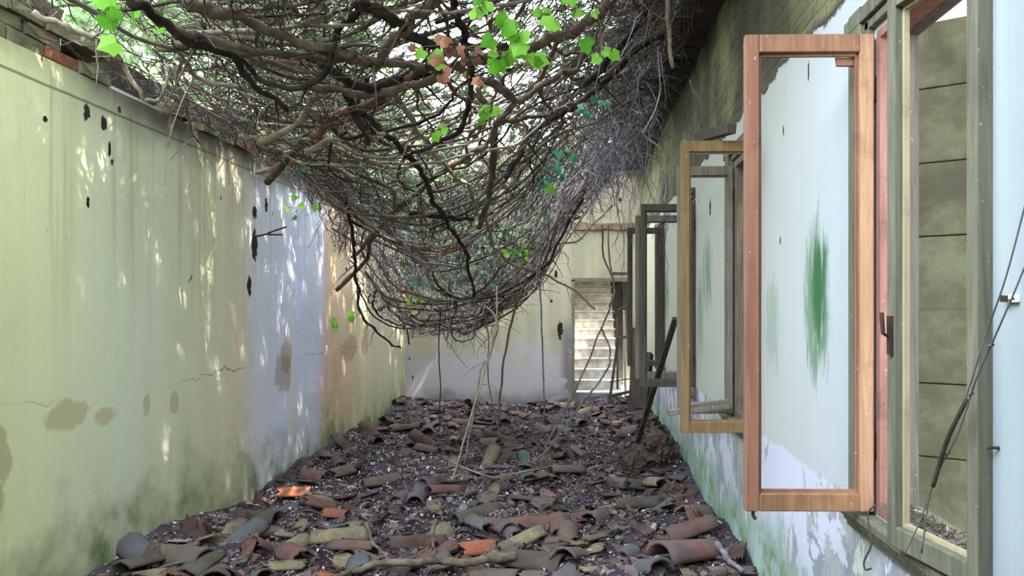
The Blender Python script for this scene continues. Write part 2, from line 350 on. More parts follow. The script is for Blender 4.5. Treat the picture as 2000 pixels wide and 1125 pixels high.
# ragged brick courses above the ceiling line
bt = MB()
y = YN; 
for r in range(5):
    y = YN+(.13 if r % 2 else 0); z0 = 2.80+r*.072
    while y < YB:
        keep = 1.0 if y < 3.85 else (.75-.25*r+.25*math.sin(y*2.3))
        if random.random() < keep:
            d = random.uniform(-.012, .02)
            bt.box(XL-.28, XL+d, y+.006, y+.25, z0+.004, z0+.068, mi=1 if random.random() < .13 else 0, jit=.008)
        y += .262
struct('brick_course', bt, [M_brickg, M_brick], WL)['label'] = 'ragged broken brick courses on top of the wall'
wb_ = MB(); DX0, DX1, DZ = -.09, .80, 1.97
wb_.box(XL-.3, DX0, YB, YB+.22, -.2, 4.0); wb_.box(DX1, XR+.3, YB, YB+.22, -.2, 4.0); wb_.box(DX0, DX1, YB, YB+.22, DZ, 4.0)
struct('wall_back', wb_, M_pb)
t1 = MB(); 
for i in range(9):
    a = -.12+i*.125; t1.box(a, a+.13, YB-.05-random.uniform(0, .02), YB+.01, 2.74+random.uniform(-.01, .01), 2.84+random.uniform(-.015, .015), jit=.006)
struct('trim_1', t1, simple('crumbling_ceiling_ledge', S(140, 110, 90), S(104, 84, 70)))
# right wall with four openings
WINS = [(1.862, 2.564), (4.23, 4.90), (6.566, 7.236), (8.90, 9.57)]
WZ0, WZ1 = .86, 2.47
wr_ = MB(); T = .13
ys_ = [YN]+[q for w_ in WINS for q in w_]+[YB+.22]
for i in range(0, len(ys_), 2): wr_.box(XR, XR+T, ys_[i], ys_[i+1], WZ0, WZ1)
wr_.box(XR, XR+T, YN, YB+.22, -.2, WZ0); wr_.box(XR, XR+T, YN, YB+.22, WZ1, TOPR)
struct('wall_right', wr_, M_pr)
wf = MB(); wf.box(XL-.3, XR+.3, YN-.2, YN, -.2, 3.2); struct('wall_front', wf, M_pb)

# windows: frame lining, casing on the wall, sill mouldings
def bars(mb, x0, x1, y0, y1, z0, z1, w, wb=None):
    wb = w if wb is None else wb
    mb.box(x0, x1, y0, y0+w, z0, z1); mb.box(x0, x1, y1-w, y1, z0, z1); mb.box(x0, x1, y0+w, y1-w, z1-w, z1); mb.box(x0, x1, y0+w, y1-w, z0, z0+wb)
for i, (y0, y1) in enumerate(WINS):
    e = empty(f'window_{i+1}', (XR, (y0+y1)/2, WZ0)); e['kind'] = 'structure'; e.location = (0, 0, 0)
    f = MB(); bars(f, XR-.006, XR+.06, y0, y1, WZ0, WZ1, .03)
    f.build('window_frame', M_red if i == 0 else M_frame if i == 1 else M_greyd, e, bevel=.003)
    f = MB(); bars(f, XR+.065, XR+.128, y0, y1, WZ0, WZ1, .018); f.build('reveal_lining', M_greyd, e)
    f = MB(); f.box(XR-.004, XR+.125, y0+.03, y1-.03, WZ0+.012, WZ0+.034, jit=.002); f.build('inner_sill', M_olive if i == 0 else M_frame, e)
    c = MB(); wn_ = .07
    zt = 2.585; zb = .80
    for (a, b, d) in ((0, .035, .022), (.045, .16, .034), (.165, .20, .02)):
        c.box(XR-d, XR, y1+.03+a, y1+.03+b, zb, zt if a == 0 else zt)
    for (a, b, d) in ((0, .03, .022), (.034, .085, .036)): c.box(XR-d, XR, y0, y1+.03+.20, WZ1+.02+a, WZ1+.02+b)
    c.build('casing', M_olive if i == 0 else M_frame if i == 1 else M_greyd, e, bevel=.004)
    s_ = MB()
    for (za, zb_, d) in ((.822, .852, .060), (.800, .820, .046), (.782, .798, .034), (.760, .780, .022)): s_.box(XR-d, XR-.001, y0-.03, y1+.24, za, zb_)
    s_.build('window_sill', M_olive if i == 0 else M_frame, e, bevel=.004)

# ------------------------------------------------------------------ sashes (glass gone, open inwards)
def sash(loc, ang, w, h, mat, label, sw=.048, rail=.06, t=.034, hinge_side=True, inner=None, latch=True):
    e = empty('casement_sash', loc, ang)
    tag(e, label, 'window sash', 'open casement sashes with no glass')
    for a in (0, w-sw):
        m = MB(); m.box(a, a+sw, -t/2, t/2, 0, h); m.build('stile', mat, e, bevel=.004)
    m = MB(); m.box(sw, w-sw, -t/2, t/2, h-rail, h); m.build('top_rail', mat, e, bevel=.004)
    m = MB(); m.box(sw, w-sw, -t/2, t/2, 0, rail); m.build('bottom_rail', mat, e, bevel=.004)
    m = MB(); r = .010                                      # the putty rebate round the empty pane
    m.box(sw, sw+r, -t/2+.004, -.002, rail, h-rail); m.box(w-sw-r, w-sw, -t/2+.004, -.002, rail, h-rail)
    m.box(sw+r, w-sw-r, -t/2+.004, -.002, h-rail-r, h-rail); m.box(sw+r, w-sw-r, -t/2+.004, -.002, rail, rail+r); m.build('glazing_rebate', inner or mat, e)
    for zz in (.18, h-.22) if hinge_side else ():
        m = MB(); m.tube([(-.006, 0, zz), (-.006, 0, zz+.08)], .008, 8); m.build('hinge', M_iron, e)
    return e
s1 = sash((XR-.012, 2.58, .866), PI-.02, .43, 1.598, M_orange, 'orange-brown empty casement sash, largest one, standing wide open in the room')
[c for c in s1.children if c.name.startswith('stile')][0].data.materials[0] = M_orange2  # hinge stile in a paler wood colour that paints in its stronger light
for c in s1.children:
    if 'rail' in c.name: c.data.materials[0] = M_orange3 if 'bottom' in c.name else M_orange2b
m = MB(); m.tube([(.40, 0, 0), (.40, .0, -.018), (.392, -.0, -.03)], .006, 6); m.build('bolt', M_iron, s1)
m = MB(); m.box(.05, .115, -.028, -.018, 1.50, 1.53, jit=.003); m.build('torn_corner_peg', M_orange, s1)
s2 = sash((XR-.02, 1.85, .865), PI/2+.17, .385, 1.60, M_olive, 'grey-green sash nearest the camera, standing slightly ajar before concrete blocks', t=.045, inner=M_cream, sw=.040, hinge_side=False)
m = MB(); m.box(.350, .366, .020, .034, .55, .66); m.tube([(.358, .03, .60), (.358, .05, .61), (.358, .055, .67)], .006, 6); m.build('latch', M_iron, s2)
s3 = sash((XR-.015, 4.215, .862), PI-.01, .425, 1.60, M_yellow, 'ochre-brown empty sash second from the camera, ragged bottom rail above the flaking wall')
m = MB(); m.box(.385, .405, -.03, -.017, .26, .40, jit=.004); m.build('latch', M_iron, s3)
s4 = sash((XR-.015, 4.91, .87), PI-.02, .355, 1.58, M_grey, 'grey sash just behind the ochre one with a sagging bottom rail', sw=.03)
s5 = sash((XR-.015, 6.56, .87), PI+.0, .455, 1.56, M_greyd, 'dark brown empty sash at the third window with the leaning pole before it', sw=.045)
s6 = sash((XR-.015, 7.24, .875), PI, .45, 1.54, M_grey, 'pale grey sash right behind the dark brown third-window sash', sw=.04)
s7 = sash((XR-.015, 8.89, .87), PI, .42, 1.60, M_greyd, 'reddish-dark sash at the fourth window beside the far doorway', sw=.05)
# bottom rail fallen crooked over the second sill
bs = MB(); Mx = Matrix.Translation(px(1305, 812, 4.75)) @ Euler((0, -.10, .12)).to_matrix().to_4x4()
bs.box(0, .39, -.02, .02, 0, .035, Mx); bs.box(.12, .39, -.015, .018, .045, .06, Mx)
tag(bs.build('broken_sash_rail', M_grey, bevel=.003), 'broken grey sash rail lying crooked across the second window sill', 'wood piece')

# ------------------------------------------------------------------ outside the windows
ob = MB(); ob.box(1.26, 6, -2, 14, -.25, -.02); o = struct('ground_outside', ob, M_soil); o['kind'] = 'structure'
e = empty('concrete_block_pier', (1.53, 3.0, 0)); tag(e, 'stacked mossy concrete blocks outside the nearest window', 'block wall')
ang = math.atan2(1, -1.49); e.rotation_euler = (0, 0, ang)
bh = .29
edges = [HC-(v-V0)/F*3.0 for v in (1060, 1045, 895, 750, 605, 460, 315, 168, 38)]
edges[0] = -.02; edges.insert(1, edges[1]-.3); edges = sorted(set([round(q, 3) for q in edges]))
zz = [-.02]+[q for q in edges if q > .2]
for a, b in zip(zz[:-1], zz[1:]):
    m = MB(); m.box(0, .30, -.06, .06, a+.002, b-.002); m.build('block', M_block, e, bevel=.006)
pw = MB(); pw.box(2.6, 2.8, 0, 12.4, -.2, 4.7); struct('wall_neighbour', pw, M_pinkwall)

# ------------------------------------------------------------------ doorway and stairs
d = MB(); bars(d, 0, 1, 0, 1, 0, 1, .01); 
df = MB(); df.box(DX0-.02, DX0+.03, YB-.012, YB+.2, .05, DZ); df.box(DX0-.02, DX1+.02, YB-.012, YB+.2, DZ-.02, DZ+.03)
e = empty('door_1'); e['kind'] = 'structure'; df.build('door_frame', M_frame, e)
ld = MB()
ld.box(.52, .76, YB-.03, YB+.01, 2.06, 2.085, jit=.004); tag(ld.build('nailed_batten', M_rot), 'short dark batten nailed above the doorway', 'wood piece')
st = empty('trim_2'); st['kind'] = 'structure'; st['label'] = 'worn steep staircase rising beyond the doorway'
for i in range(15):
    m = MB(); y0 = 12.55+.28*i
    m.box(-.16, .72 if i < 2 else .66, y0, y0+.31, -.1, .165*(i+1)-.03); m.box(-.16, .74 if i < 2 else .68, y0-.02, y0+.31, .165*(i+1)-.03, .165*(i+1), jit=.004)
    m.build('step', M_step, st, bevel=.006)
sw_ = MB(); sw_.box(-.36, -.16, YB+.22, 17.5, -.2, 3.6); struct('wall_stair_left', sw_, M_pb)
sw_ = MB(); sw_.box(1.0, 1.2, YB+.22, 14.3, -.2, 2.3); sw_.box(1.0, 1.2, 14.3, 17.5, -.2, 3.6); struct('wall_stair_right', sw_, M_brickg)
sw_ = MB(); sw_.box(-.36, 1.2, 17.3, 17.5, -.2, 4.2); struct('wall_stair_end', sw_, M_roofu)
sc_ = MB(); sc_.box(-.36, 2.4, 14.1, 17.5, 3.0, 3.1); struct('ceiling_stairs', sc_, M_roofu)  # run out past the stair wall to block sun on the upper steps

# broken trestle / railing frames inside the doorway
def bar(mb, p, q, w=.035, d=None, roll=0):
    p, q = Vector(p), Vector(q); L = (q-p).length; M_ = Matrix.Translation(p) @ (q-p).to_track_quat('Z', 'Y').to_matrix().to_4x4()
    mb.box(-w/2, w/2, -(d or w)/2, (d or w)/2, 0, L, M_, jit=w*.06); return mb
e = empty('broken_wooden_frame'); tag(e, 'dark broken wooden frame with a slanting leg standing in the far doorway', 'wooden frame')
Yd = 11.3
bar(MB(), px(1186, 815, Yd), px(1207, 662, Yd), .06, .04).build('leg', M_rot, e)
bar(MB(), px(1188, 775, Yd), px(1242, 762, Yd), .06, .04).build('rail', M_rot, e)
bar(MB(), px(1203, 662, Yd), px(1240, 654, Yd), .055, .04).build('rail', M_greyd, e)
bar(MB(), px(1240, 815, Yd), px(1236, 640, Yd), .055, .04).build('leg', M_rot, e)
e = empty('stair_railing'); tag(e, 'pale splintered boards standing beside the stairs behind the doorway', 'railing')
bar(MB(), px(1222, 790, 12.2), px(1219, 606, 12.2), .11, .03).build('board', M_pale, e)
bar(MB(), px(1206, 760, 12.2), px(1205, 620, 12.2), .07, .03).build('board', M_greyd, e)
bar(MB(), px(1206, 606, 12.2), px(1245, 590, 12.2), .04, .03).build('rail', M_rot, e)
m = MB(); m.tube([px(1190, 746, 11.28), px(1205, 743, 11.25), px(1222, 741, 11.25), px(1240, 738, 11.3)], .008, 6); tag(m.build('bent_rod', M_iron), 'thin dark rod wired across the broken frame', 'rod')
m = MB(); bar(m, flr(1240, 880, .06), px(1319, 622, 6.35), .045, .03)
tag(m.build('leaning_pole', M_rot), 'long dark lath leaning against the third window sash', 'pole')
m = MB(); bar(m, px(1252, 800, 9.6), px(1262, 690, 9.8), .16, .10)
tag(m.build('charred_post', M_rot), 'short dark rotten post stub below the fourth window', 'post')
m = MB(); bar(m, px(1236, 800, 10.4), px(1248, 640, 10.5), .13, .05)
tag(m.build('leaning_board', M_rot), 'dark broad board leaning beside the doorway under the fourth window', 'board')

# ------------------------------------------------------------------ roof remains
b = MB(); n_ = 40
for i in range(n_):
    ya, yb = YN+(YB-YN)*i/n_, YN+(YB-YN)*(i+1)/n_
    b.box(XR-.30, XR+.02, ya, yb+.001, TOPR-.005+.02*math.sin(i*.7), TOPR+.2)
tag(b.build('roof_beam', M_rot), 'massive dark wall-plate beam running along the top of the window wall', 'beam')
for i in range(13):
    y = .2+i*.9+random.uniform(-.08, .08); m = MB(); L = random.uniform(.25, .7)
    bar(m, (XR+.25, y, TOPR+.30), (XR-.3-L, y+.02, TOPR+.25-.23*L), .09, .11)
    tag(m.build('broken_rafter', M_rot), 'broken dark rafter end jutting from the beam over the window wall', 'rafter', 'broken rafters over the window wall')
m = MB()
for i in range(26):
    y = YN+i*.47; L = random.uniform(.15, .75) if y > 2.6 else random.uniform(.8, 1.3); m.box(XR-.3-L, XR+.35, y, y+.46, TOPR+.36, TOPR+.385, Matrix.Rotation(0, 4, 'Z'), jit=.02)  # boards nearest the camera widened out of view to shade the near window wall
struct('ceiling_roof_boards', m, M_roofu)
m = MB(); 
for i in range(16):
    y = 4+i*.5; m.box(XL-.28, XL-.1, y, y+.49, 2.88, 3.05+random.uniform(-.03, .05), jit=.03)
tag(m.build('wall_plate_timber', M_rot), 'rotten dark timber lying along the broken top of the left wall', 'beam')
for (u, v, L, a) in ((1370, 268, .35, .1), (1345, 296, .1, 0)):
    pass
m = MB(); bar(m, px(1362, 270, 4.5), px(1430, 250, 4.05), .05, .05); tag(m.build('lintel_stub', M_rot), 'splintered brown lintel stub above the ochre sash', 'wood piece')

# ------------------------------------------------------------------ ivy canopy surface
def zc(x, y):
    e_ = 2.85+(x-XL)*.22
    sag = np.interp(y, [0, 2, 4, 6, 7.5, 8.5, 9.3, 10, 11], [0, .05, .35, .78, 1.2, 1.95, 1.9, 1.0, .3])
    k = np.interp(y, [6.5, 8.2], [0, .3])
    sh = np.interp(x, [XL, -2.45, -1.9, -1.2, -.5, -.1, .68, 1.0], [0, .6, .93, 1, .80, .46, .1, 0])+k*np.interp(x, [XL, -2.45], [1, 0])-np.interp(y, [7.6, 8.4], [.35, 0])*np.interp(x, [XL, -2.45, -1.9, -1.4], [0, 1, .7, 0])
    return e_-sag*sh
def hit(u, v):
    Y = np.arange(2.2, 9.4, .03); x = (u-U0)/F*Y; z = HC-(v-V0)/F*Y
    f = z-zc(x, Y); i = np.where((f >= 0) & (x > XL+.03) & (x < XR-.05))[0]
    if len(i): return float(Y[i[0]])
    ins = np.where((x > XL+.05) & (x < XR-.08))[0]
    return float(min(Y[ins[-1]], 8.7))
HOLES = [(px(850, 205, 4.6), .50), (px(850, 195, 5.6), .5), (px(760, 240, 5.0), .25), (px(690, 500, 9.2), .15), (px(830, 480, 8.6), .25)]
RAYS = [(Vector((-2.34, 6.25, .1)), .16), (Vector((-2.12, 6.2, .1)), .10), (Vector((XL, 9.3, 2.2)), .24), (Vector((XL, 9.5, 1.75)), .12), (Vector((-1.9, 7.1, .1)), .05), (Vector((-1.55, 6.0, .1)), .06), (Vector((-1.4, 7.8, .1)), .09), (Vector((.1, 14.4, 1.2)), .3), (Vector((.15, 13.6, .6)), .12)]
def blocked(p, extra=0):
    for r0, rad in RAYS:
        d_ = p-r0; t = d_.dot(SUN)
        if t > 0 and (d_-SUN*t).length < rad+extra: return True
    return False
def inhole(p):
    for c, r in HOLES:
        a = Vector((p.x-c.x, p.y-c.y))
        if a.length < r*random.uniform(.7, 1.3): return True
    return False

LEAF = [(0, .02), (.24, -.14), (.50, -.04), (.50, .20), (.58, .46), (.36, .60), (.05, 1.0), (-.28, .62), (-.56, .50), (-.48, .22), (-.52, -.02), (-.24, -.13)]
def leaf(mb, p, size, nrm=None, rot=None):
    q = Euler((random.uniform(-1.0, 1.0), random.uniform(-1.0, 1.0), random.uniform(0, 6.28))) if rot is None else rot
    R_ = q.to_matrix()
    fold = random.uniform(.1, .35)
    vs = [p+R_ @ Vector((x*size, y*size, -abs(x)*size*fold-y*y*size*.12)) for x, y in LEAF]
    vs.append(p+R_ @ Vector((0, .35*size, .03*size)))
    c = len(LEAF); mb.add(vs, [(i, (i+1) % c, c) for i in range(c)])

# ---- traced stems: image polyline, radius, look
ZA = lambda L, s, ox, oy: [(ox+x*s, oy+y*s) for x, y in L]
Z2 = lambda *L: ZA(L, .4444, 600, 0)
Z1 = lambda *L: ZA(L, .4444, 0, 0)
Z6 = lambda *L: ZA(L, .3911, 550, 380)
stems = [
 ([(270, 0), (345, 50), (400, 75), (480, 92), (560, 105), (640, 112), (700, 118), (780, 125), (870, 132), (960, 118), (1030, 108)], .018, B1, 'long grey ivy stem sweeping level across the upper left of the tangle'),
 ([(365, 0), (430, 22), (500, 45), (570, 75), (640, 92), (690, 104)], .022, B1, 'thick grey stem slanting down from the top edge left of centre'),
 (Z2((230, 10), (330, 60), (420, 110), (520, 170), (620, 205), (760, 200), (880, 200)), .022, B2, 'thick dark stem with a sagging bend at the top centre'),
 (Z2((1330, 10), (1250, 85), (1150, 150), (1000, 200), (880, 240), (750, 255), (640, 290), (560, 340), (450, 385), (330, 405), (150, 400), (0, 385)), .024, B1, 'longest thick stem arching from upper right across the centre to the left'),
 (Z2((0, 600), (120, 530), (250, 460), (350, 405), (430, 340), (600, 290)), .02, B5, 'reddish-brown stem climbing from the left into the central knot'),
 (Z2((0, 230), (100, 315), (200, 372), (330, 365), (420, 340), (560, 330)), .022, B2, 'dark stem dipping below the upper left tangle then turning right'),
 (Z2((160, 380), (190, 470), (270, 610), (250, 600)), .02, B2, 'short dark stem hanging from the left knot of crossing stems'),
 (Z2((20, 190), (130, 240), (300, 270), (450, 280), (600, 300), (680, 310)), .02, B1, 'grey stem running level beneath the top-left crossing'),
 (Z2((550, 0), (440, 100), (380, 170), (320, 270), (300, 300)), .024, B1, 'pale thick stem slanting down left from the top edge'),
 (Z2((640, 0), (690, 130), (710, 220), (730, 330), (710, 500), (640, 590), (480, 670), (430, 690)), .016, B2, 'dark upright stem dropping from the top centre and curling left'),
 (Z2((1570, 150), (1450, 210), (1330, 330), (1240, 420), (1120, 500), (1000, 570), (930, 680), (870, 780)), .022, B2, 'long dark stem slanting from the beam down to the centre'),
 (Z2((740, 340), (850, 390), (940, 440), (1050, 360), (1170, 310), (1230, 240)), .02, B1, 'stem bent in a shallow V right of the central knot'),
 (Z2((930, 440), (850, 530), (790, 640), (700, 690), (600, 750), (480, 850), (390, 930), (270, 1060), (200, 1125)), .018, B1, 'long grey-brown stem running diagonally down left through the middle'),
 (Z2((820, 560), (820, 720), (790, 880), (750, 1000)), .024, B1, 'thick short stem end hanging upright in the centre'),
 (Z2((370, 400), (450, 530), (520, 620), (640, 760), (720, 830), (760, 930)), .015, B3, 'pale stem curving down right ending beside the thick hanging stub'),
 (Z2((250, 500), (330, 590), (430, 670), (520, 780), (560, 900), (650, 1030), (710, 1125))+Z6((930, 330), (960, 470), (965, 520)), .016, B2, 'dark stem falling steeply from the left knot to the bottom of the bag'),
 (Z2((0, 720), (100, 730), (230, 780), (370, 830), (390, 930)), .014, B1, 'grey stem bending down at its end left of the bag'),
 (Z2((0, 665), (130, 620), (250, 600), (340, 590)), .013, B3, 'pale thin stem rising gently right over the left wall'),
 (Z6((380, 470), (400, 590), (460, 670), (530, 740), (595, 775)), .013, B2, 'lowest dark loop hanging in front of the left corner'),
 (Z6((470, 480), (460, 560), (520, 620), (610, 660), (640, 740)), .010, B2, 'small dark loop inside the lowest hanging loop'),
 (Z6((1020, 0), (1030, 180), (1080, 280), (1180, 360), (1300, 390), (1430, 460), (1560, 570)), .011, B3, 'long pale shoot crossing the bag towards the doorway'),
 (Z6((310, 0), (350, 200), (370, 380), (390, 490)), .014, B2, 'dark upright stem dropping along the left corner of the bag'),
 (Z6((500, 520), (620, 570), (800, 580), (960, 530), (1140, 520)), .012, B5, 'wiry stem following the underside of the bag'),
 (Z6((1500, 20), (1400, 200), (1300, 370), (1100, 490), (950, 550)), .014, B2, 'dark stem outlining the right edge of the hanging bag'),
 (Z6((640, 90), (850, 120), (960, 130)), .018, B2, 'short thick dark stem lying level in the bag'),
 (Z6((1650, 50), (1500, 210), (1380, 245), (1280, 240)), .009, B3, 'thin pale shoot pointing up right over the back wall'),
 (Z1((1570, 20), (1480, 150), (1440, 300), (1330, 390), (1200, 380), (1020, 230)), .014, B2, 'dark stem hooking in a wide U over the upper left'),
 (Z1((1130, 765), (1280, 720), (1450, 725), (1575, 770)), .014, B3, 'pale stem jutting out to a point above the left wall joint'),
 (Z1((1140, 630), (1300, 540), (1400, 410), (1480, 390)), .018, B3, 'pale grey cut stem end pointing down left'),
 (Z1((1180, 800), (1350, 610), (1530, 510), (1600, 480)), .02, B1, 'thick brown stem end slanting up right from the left wall edge'),
 (Z1((700, 210), (980, 210), (1200, 290), (1400, 330)), .014, B1, 'grey stem running level out of the left wall top'),
 (Z1((770, 250), (900, 340), (1100, 400), (1280, 490)), .010, B3, 'pale straight stem below the level one by the left wall'),
 (Z1((500, 210), (560, 330), (640, 430), (700, 430), (750, 330)), .009, B3, 'pale tendril curling in a hook over the left wall'),
 (Z1((740, 300), (800, 440), (840, 560), (870, 640)), .009, B3, 'pale root hanging down over the left wall plaster'),
 (Z1((140, 40), (300, 130), (440, 180), (520, 260)), .012, B3, 'pale stem at the far left over the brick courses'),
 (Z1((560, 0), (680, 70), (850, 180), (1010, 250), (1150, 400), (1270, 480)), .016, B2, 'dark stem crossing the others above the left wall'),
 (Z2((1220, 380), (1300, 280), (1400, 180), (1480, 60), (1500, 0)), .02, B2, 'dark stem climbing steeply to the beam at upper right'),
 (Z2((850, 530), (960, 520), (1080, 500), (1200, 440), (1310, 360)), .014, B1, 'grey stem rising right below the knot of roots'),
 (Z6((280, 475), (430, 310), (440, 230), (560, 90), (680, 0)), .017, B1, 'brown stem end poking down left out of the bag'),
 (Z6((450, 60), (560, 200), (700, 345), (860, 360), (950, 340)), .012, B4, 'violet-grey stem slanting down across the face of the bag'),
 (Z6((850, 490), (960, 530), (1050, 590), (1075, 660), (1040, 800), (980, 950), (920, 1120)), .010, B3, 'pale shoot bowing out of the bag down to the rubble'),
]
leafpts = []
for (P, r, mt, lab) in stems:
    D = [hit(u, v) for u, v in P]
    D = np.convolve(np.pad(D, 2, 'edge'), np.ones(5)/5, 'valid') + random.uniform(-.12, .05)
    if 'down to the rubble' in lab: D = np.linspace(8.3, 7.6, len(P))
    pts = [px(u, v, d_) for (u, v), d_ in zip(P, D)]
    pts = [Vector((max(XL+.06, p.x), p.y, p.z)) for p in pts]
    if 'down to the rubble' in lab: pts[-1].z = .02
    C = wob(catmull(pts, 6), .016); n = len(C); r *= 1.25; C[:, 0] = np.minimum(C[:, 0], np.where(C[:, 2] > 3.57, XR-.34, XR-.05))
    rr = r*np.linspace(1.05, .72, n)*(1+.12*rng.normal(0, 1, n))
    m = MB(); m.tube(C, rr, 9)
    nm = 'ivy_vine'
    for q in range(max(2, n//9)):          # side shoots grow out of the stem
        i = random.randrange(2, n-2); d0 = Vector([random.gauss(0, 1) for _ in range(3)]).normalized(); p0 = Vector(C[i]); L = random.uniform(.12, .4)
        S_ = [p0+d0*(L*t)+Vector((0, 0, -.25*L*t*t)) for t in np.linspace(0, 1, 6)]
        m.tube(wob(np.array(S_), .012), np.linspace(r*.4, .002, 6), 5)
    tag(m.build(nm, mt, smooth=True), lab, 'vine', 'traced main ivy stems of the sagging tangle')

# ---- secondary stems woven over the tangle
zones = {}
def zone(p):
    if p.y > 7.3 and p.z < 2.7: return 'in the sagging bag'
    if p.x < -1.6: return 'over the left wall'
    if p.x > -.1: return 'under the beam side'
    return 'over the middle of the room'
for i in range(165):
    mt, cn = random.choice([(B1, 'grey-brown'), (B1, 'grey-brown'), (B2, 'dark'), (B3, 'pale'), (B5, 'reddish')])
    r = random.uniform(.006, .015); off = abs(random.gauss(0, .16))
    yy = random.uniform(2.2, 9.3)
    if random.random() < .62:
        x0 = random.uniform(XL+.02, -.8); x1 = x0+random.uniform(1.1, 2.8); x1 = min(x1, XR-.08); dy = random.gauss(0, .55)
        P = [(x0+(x1-x0)*t, yy+dy*t) for t in np.linspace(0, 1, 9)]
    else:
        xx = random.uniform(-2.3, .6); y1 = min(9.3, yy+random.uniform(.8, 2.4)); dx = random.gauss(0, .4)
        P = [(min(.9, max(XL+.05, xx+dx*t)), yy+(y1-yy)*t) for t in np.linspace(0, 1, 9)]
    ph = random.uniform(0, 6)
    pts = [(x+.08*math.sin(ph+k*1.3), y+.08*math.cos(ph+k), float(zc(x, y))+off+.05*math.sin(k+ph)) for k, (x, y) in enumerate(P)]
    C = wob(catmull(pts, 3), .02); C[:, 0] = np.clip(C[:, 0], XL+.03, np.where(C[:, 2] > 3.58, XR-.34, XR-.05))
    m = MB(); m.tube(C, r*np.linspace(1.1, .5, len(C))*(1+.1*rng.normal(0, 1, len(C))), 7)
    z_ = zone(Vector(C[len(C)//2])); k = f'slender {cn} ivy stem woven {z_}'
    tag(m.build('ivy_vine', mt, smooth=True), k, 'vine', k)

# ---- the mass of fine twigs nobody could count
tw = MB(); rt = MB(); rt2 = MB(); N = 0
while N < 12500:
    y = random.uniform(2.4, 9.6); x = random.uniform(XL-.1, XR-.02)
    off = random.random()**1.5*(.9 if y < 7.5 else .6)
    p = Vector((x, y, float(zc(x, y))+off))
    if inhole(p) and random.random() < .85: N += 1; continue
    if y > 7.2 and random.random() < .38: N += 1; continue
    if blocked(p) or (x < XL+.5 and y < 4.3 and random.random() < .8): N += 1; continue
    N += 1
    a = random.gauss(0, 1.0) if random.random() < .6 else random.uniform(0, 6.28)
    L = random.uniform(.25, 1.0) if y < 7 else random.uniform(.12, .6); n = 7; cx, cy = x, y; C = []
    for k in range(n):
        cx += math.cos(a)*L/n; cy += math.sin(a)*L/n; a += random.gauss(0, .42)
        cxx = min(XR-.03, max(XL+.02, cx)); C.append((cxx, cy, float(zc(cxx, cy))+off+random.gauss(0, .035)))
    C = np.array(C)
    if any(blocked(Vector(q)) for q in C[::2]): continue
    (rt if y > 7.0 and random.random() < .45 else tw).tube(C, np.linspace(1, .5, n)*random.uniform(.0016, .0052), 4)
tag(tw.build('ivy_twigs', M_twig), 'dense mat of fine dry ivy twigs sagging from the open roof', 'twigs', kind='stuff')

# curtain: bag face thick with fine wiry roots, also the mass under the beam
for i in range(2600):
    if random.random() < .42:
        x = random.uniform(-2.4, .25); y = random.uniform(7.6, 9.5); z = float(zc(x, y))+random.uniform(0, 1.0)
    else:
        y = random.uniform(3.0, 9.6); x = XR-.34-abs(random.gauss(0, .36)); z = float(zc(x, y))+random.uniform(-.05, .4)
    p = Vector((x, y, z)); 
    if blocked(p) or inhole(p): continue
    if y < 6.2 and random.random() < .55: continue
    L = random.uniform(.15, .7); n = 7; d_ = Vector((random.gauss(0, .6), random.gauss(0, .5), -random.uniform(.1, 1))).normalized(); C = []
    for k in range(n):
        C.append(tuple(p)); p = p+d_*L/n; d_ = (d_+Vector((random.gauss(0, .35), random.gauss(0, .35), random.gauss(0, .3)))).normalized()
        if p.x > XR-.03: p.x = XR-.03
        if p.x < XL+.03: p.x = XL+.03
    (rt if random.random() < (.55 if y > 6.5 else .12) else rt2).tube(C, np.linspace(1, .4, n)*random.uniform(.0016, .006), 4)
tag(rt2.build('matted_rootlets', M_twig), 'dark brown rootlets matted below the beam nearest the camera', 'roots', kind='stuff')
tag(rt.build('hanging_rootlets', M_root), 'violet-grey rootlets hanging from the bag and below the beam', 'roots', kind='stuff')

# ---- ivy leaves over the open roof (a thin ragged thatch that lets daylight through)
lf = MB(); N = 0
while N < 12500:
    N += 1
    x = random.uniform(XL-.7, XR+.2); y = random.uniform(2.9, 11.4)
    dens = .5+.5*math.sin(x*2.7+1)*math.sin(y*1.9+.4)
    if random.random() > .35+.65*dens: continue
    xx = min(XR, max(XL, x)); p = Vector((x, y, float(zc(xx, y))+random.uniform(.5, 1.2)*(1 if y < 7.5 else .8)))
    if inhole(p) or blocked(p, .03): continue
    leaf(lf, p, random.uniform(.05, .09))
tag(lf.build('ivy_foliage', M_leafd), 'sunlit green ivy foliage covering the open roof above the twigs', 'foliage', kind='stuff')

# ---- trees round the ruin, crown and trunk; window-side ones added to block sun
def tree(cx, cy, cz, rx, ry, rz, n, size, label):
    e = empty('tree', (cx, cy, -.2)); tag(e, label, 'tree')
    m = MB(); k = 0
    lumps = [(Vector((random.uniform(-.8, .8), random.uniform(-.8, .8), random.uniform(-.4, .4))), random.uniform(.25, .5)) for _ in range(56)]
    while k < n:
        k += 1; c_, r_ = random.choice(lumps)
        d_ = c_+Vector([random.gauss(0, 1) for _ in range(3)]).normalized()*r_*random.uniform(.75, 1)
        p = Vector((d_.x*rx, d_.y*ry, cz+.2+d_.z*rz))
        q = p+e.location
        if blocked(q, .12) or q.z < 1: continue
        if XL-.5 < q.x < XR+.7 and q.y < 12 and q.z < 5.2: continue
        leaf(m, p, random.uniform(.7, 1.3)*size)
    m.build('crown', M_leafd, e)
    t_ = MB(); t_.tube(wob(catmull([(0, 0, 0), (.15, .1, cz*.5), (0, 0, cz+.3)], 5), .05), np.linspace(.2, .06, 11), 10); t_.build('trunk', B2, e)
    return e
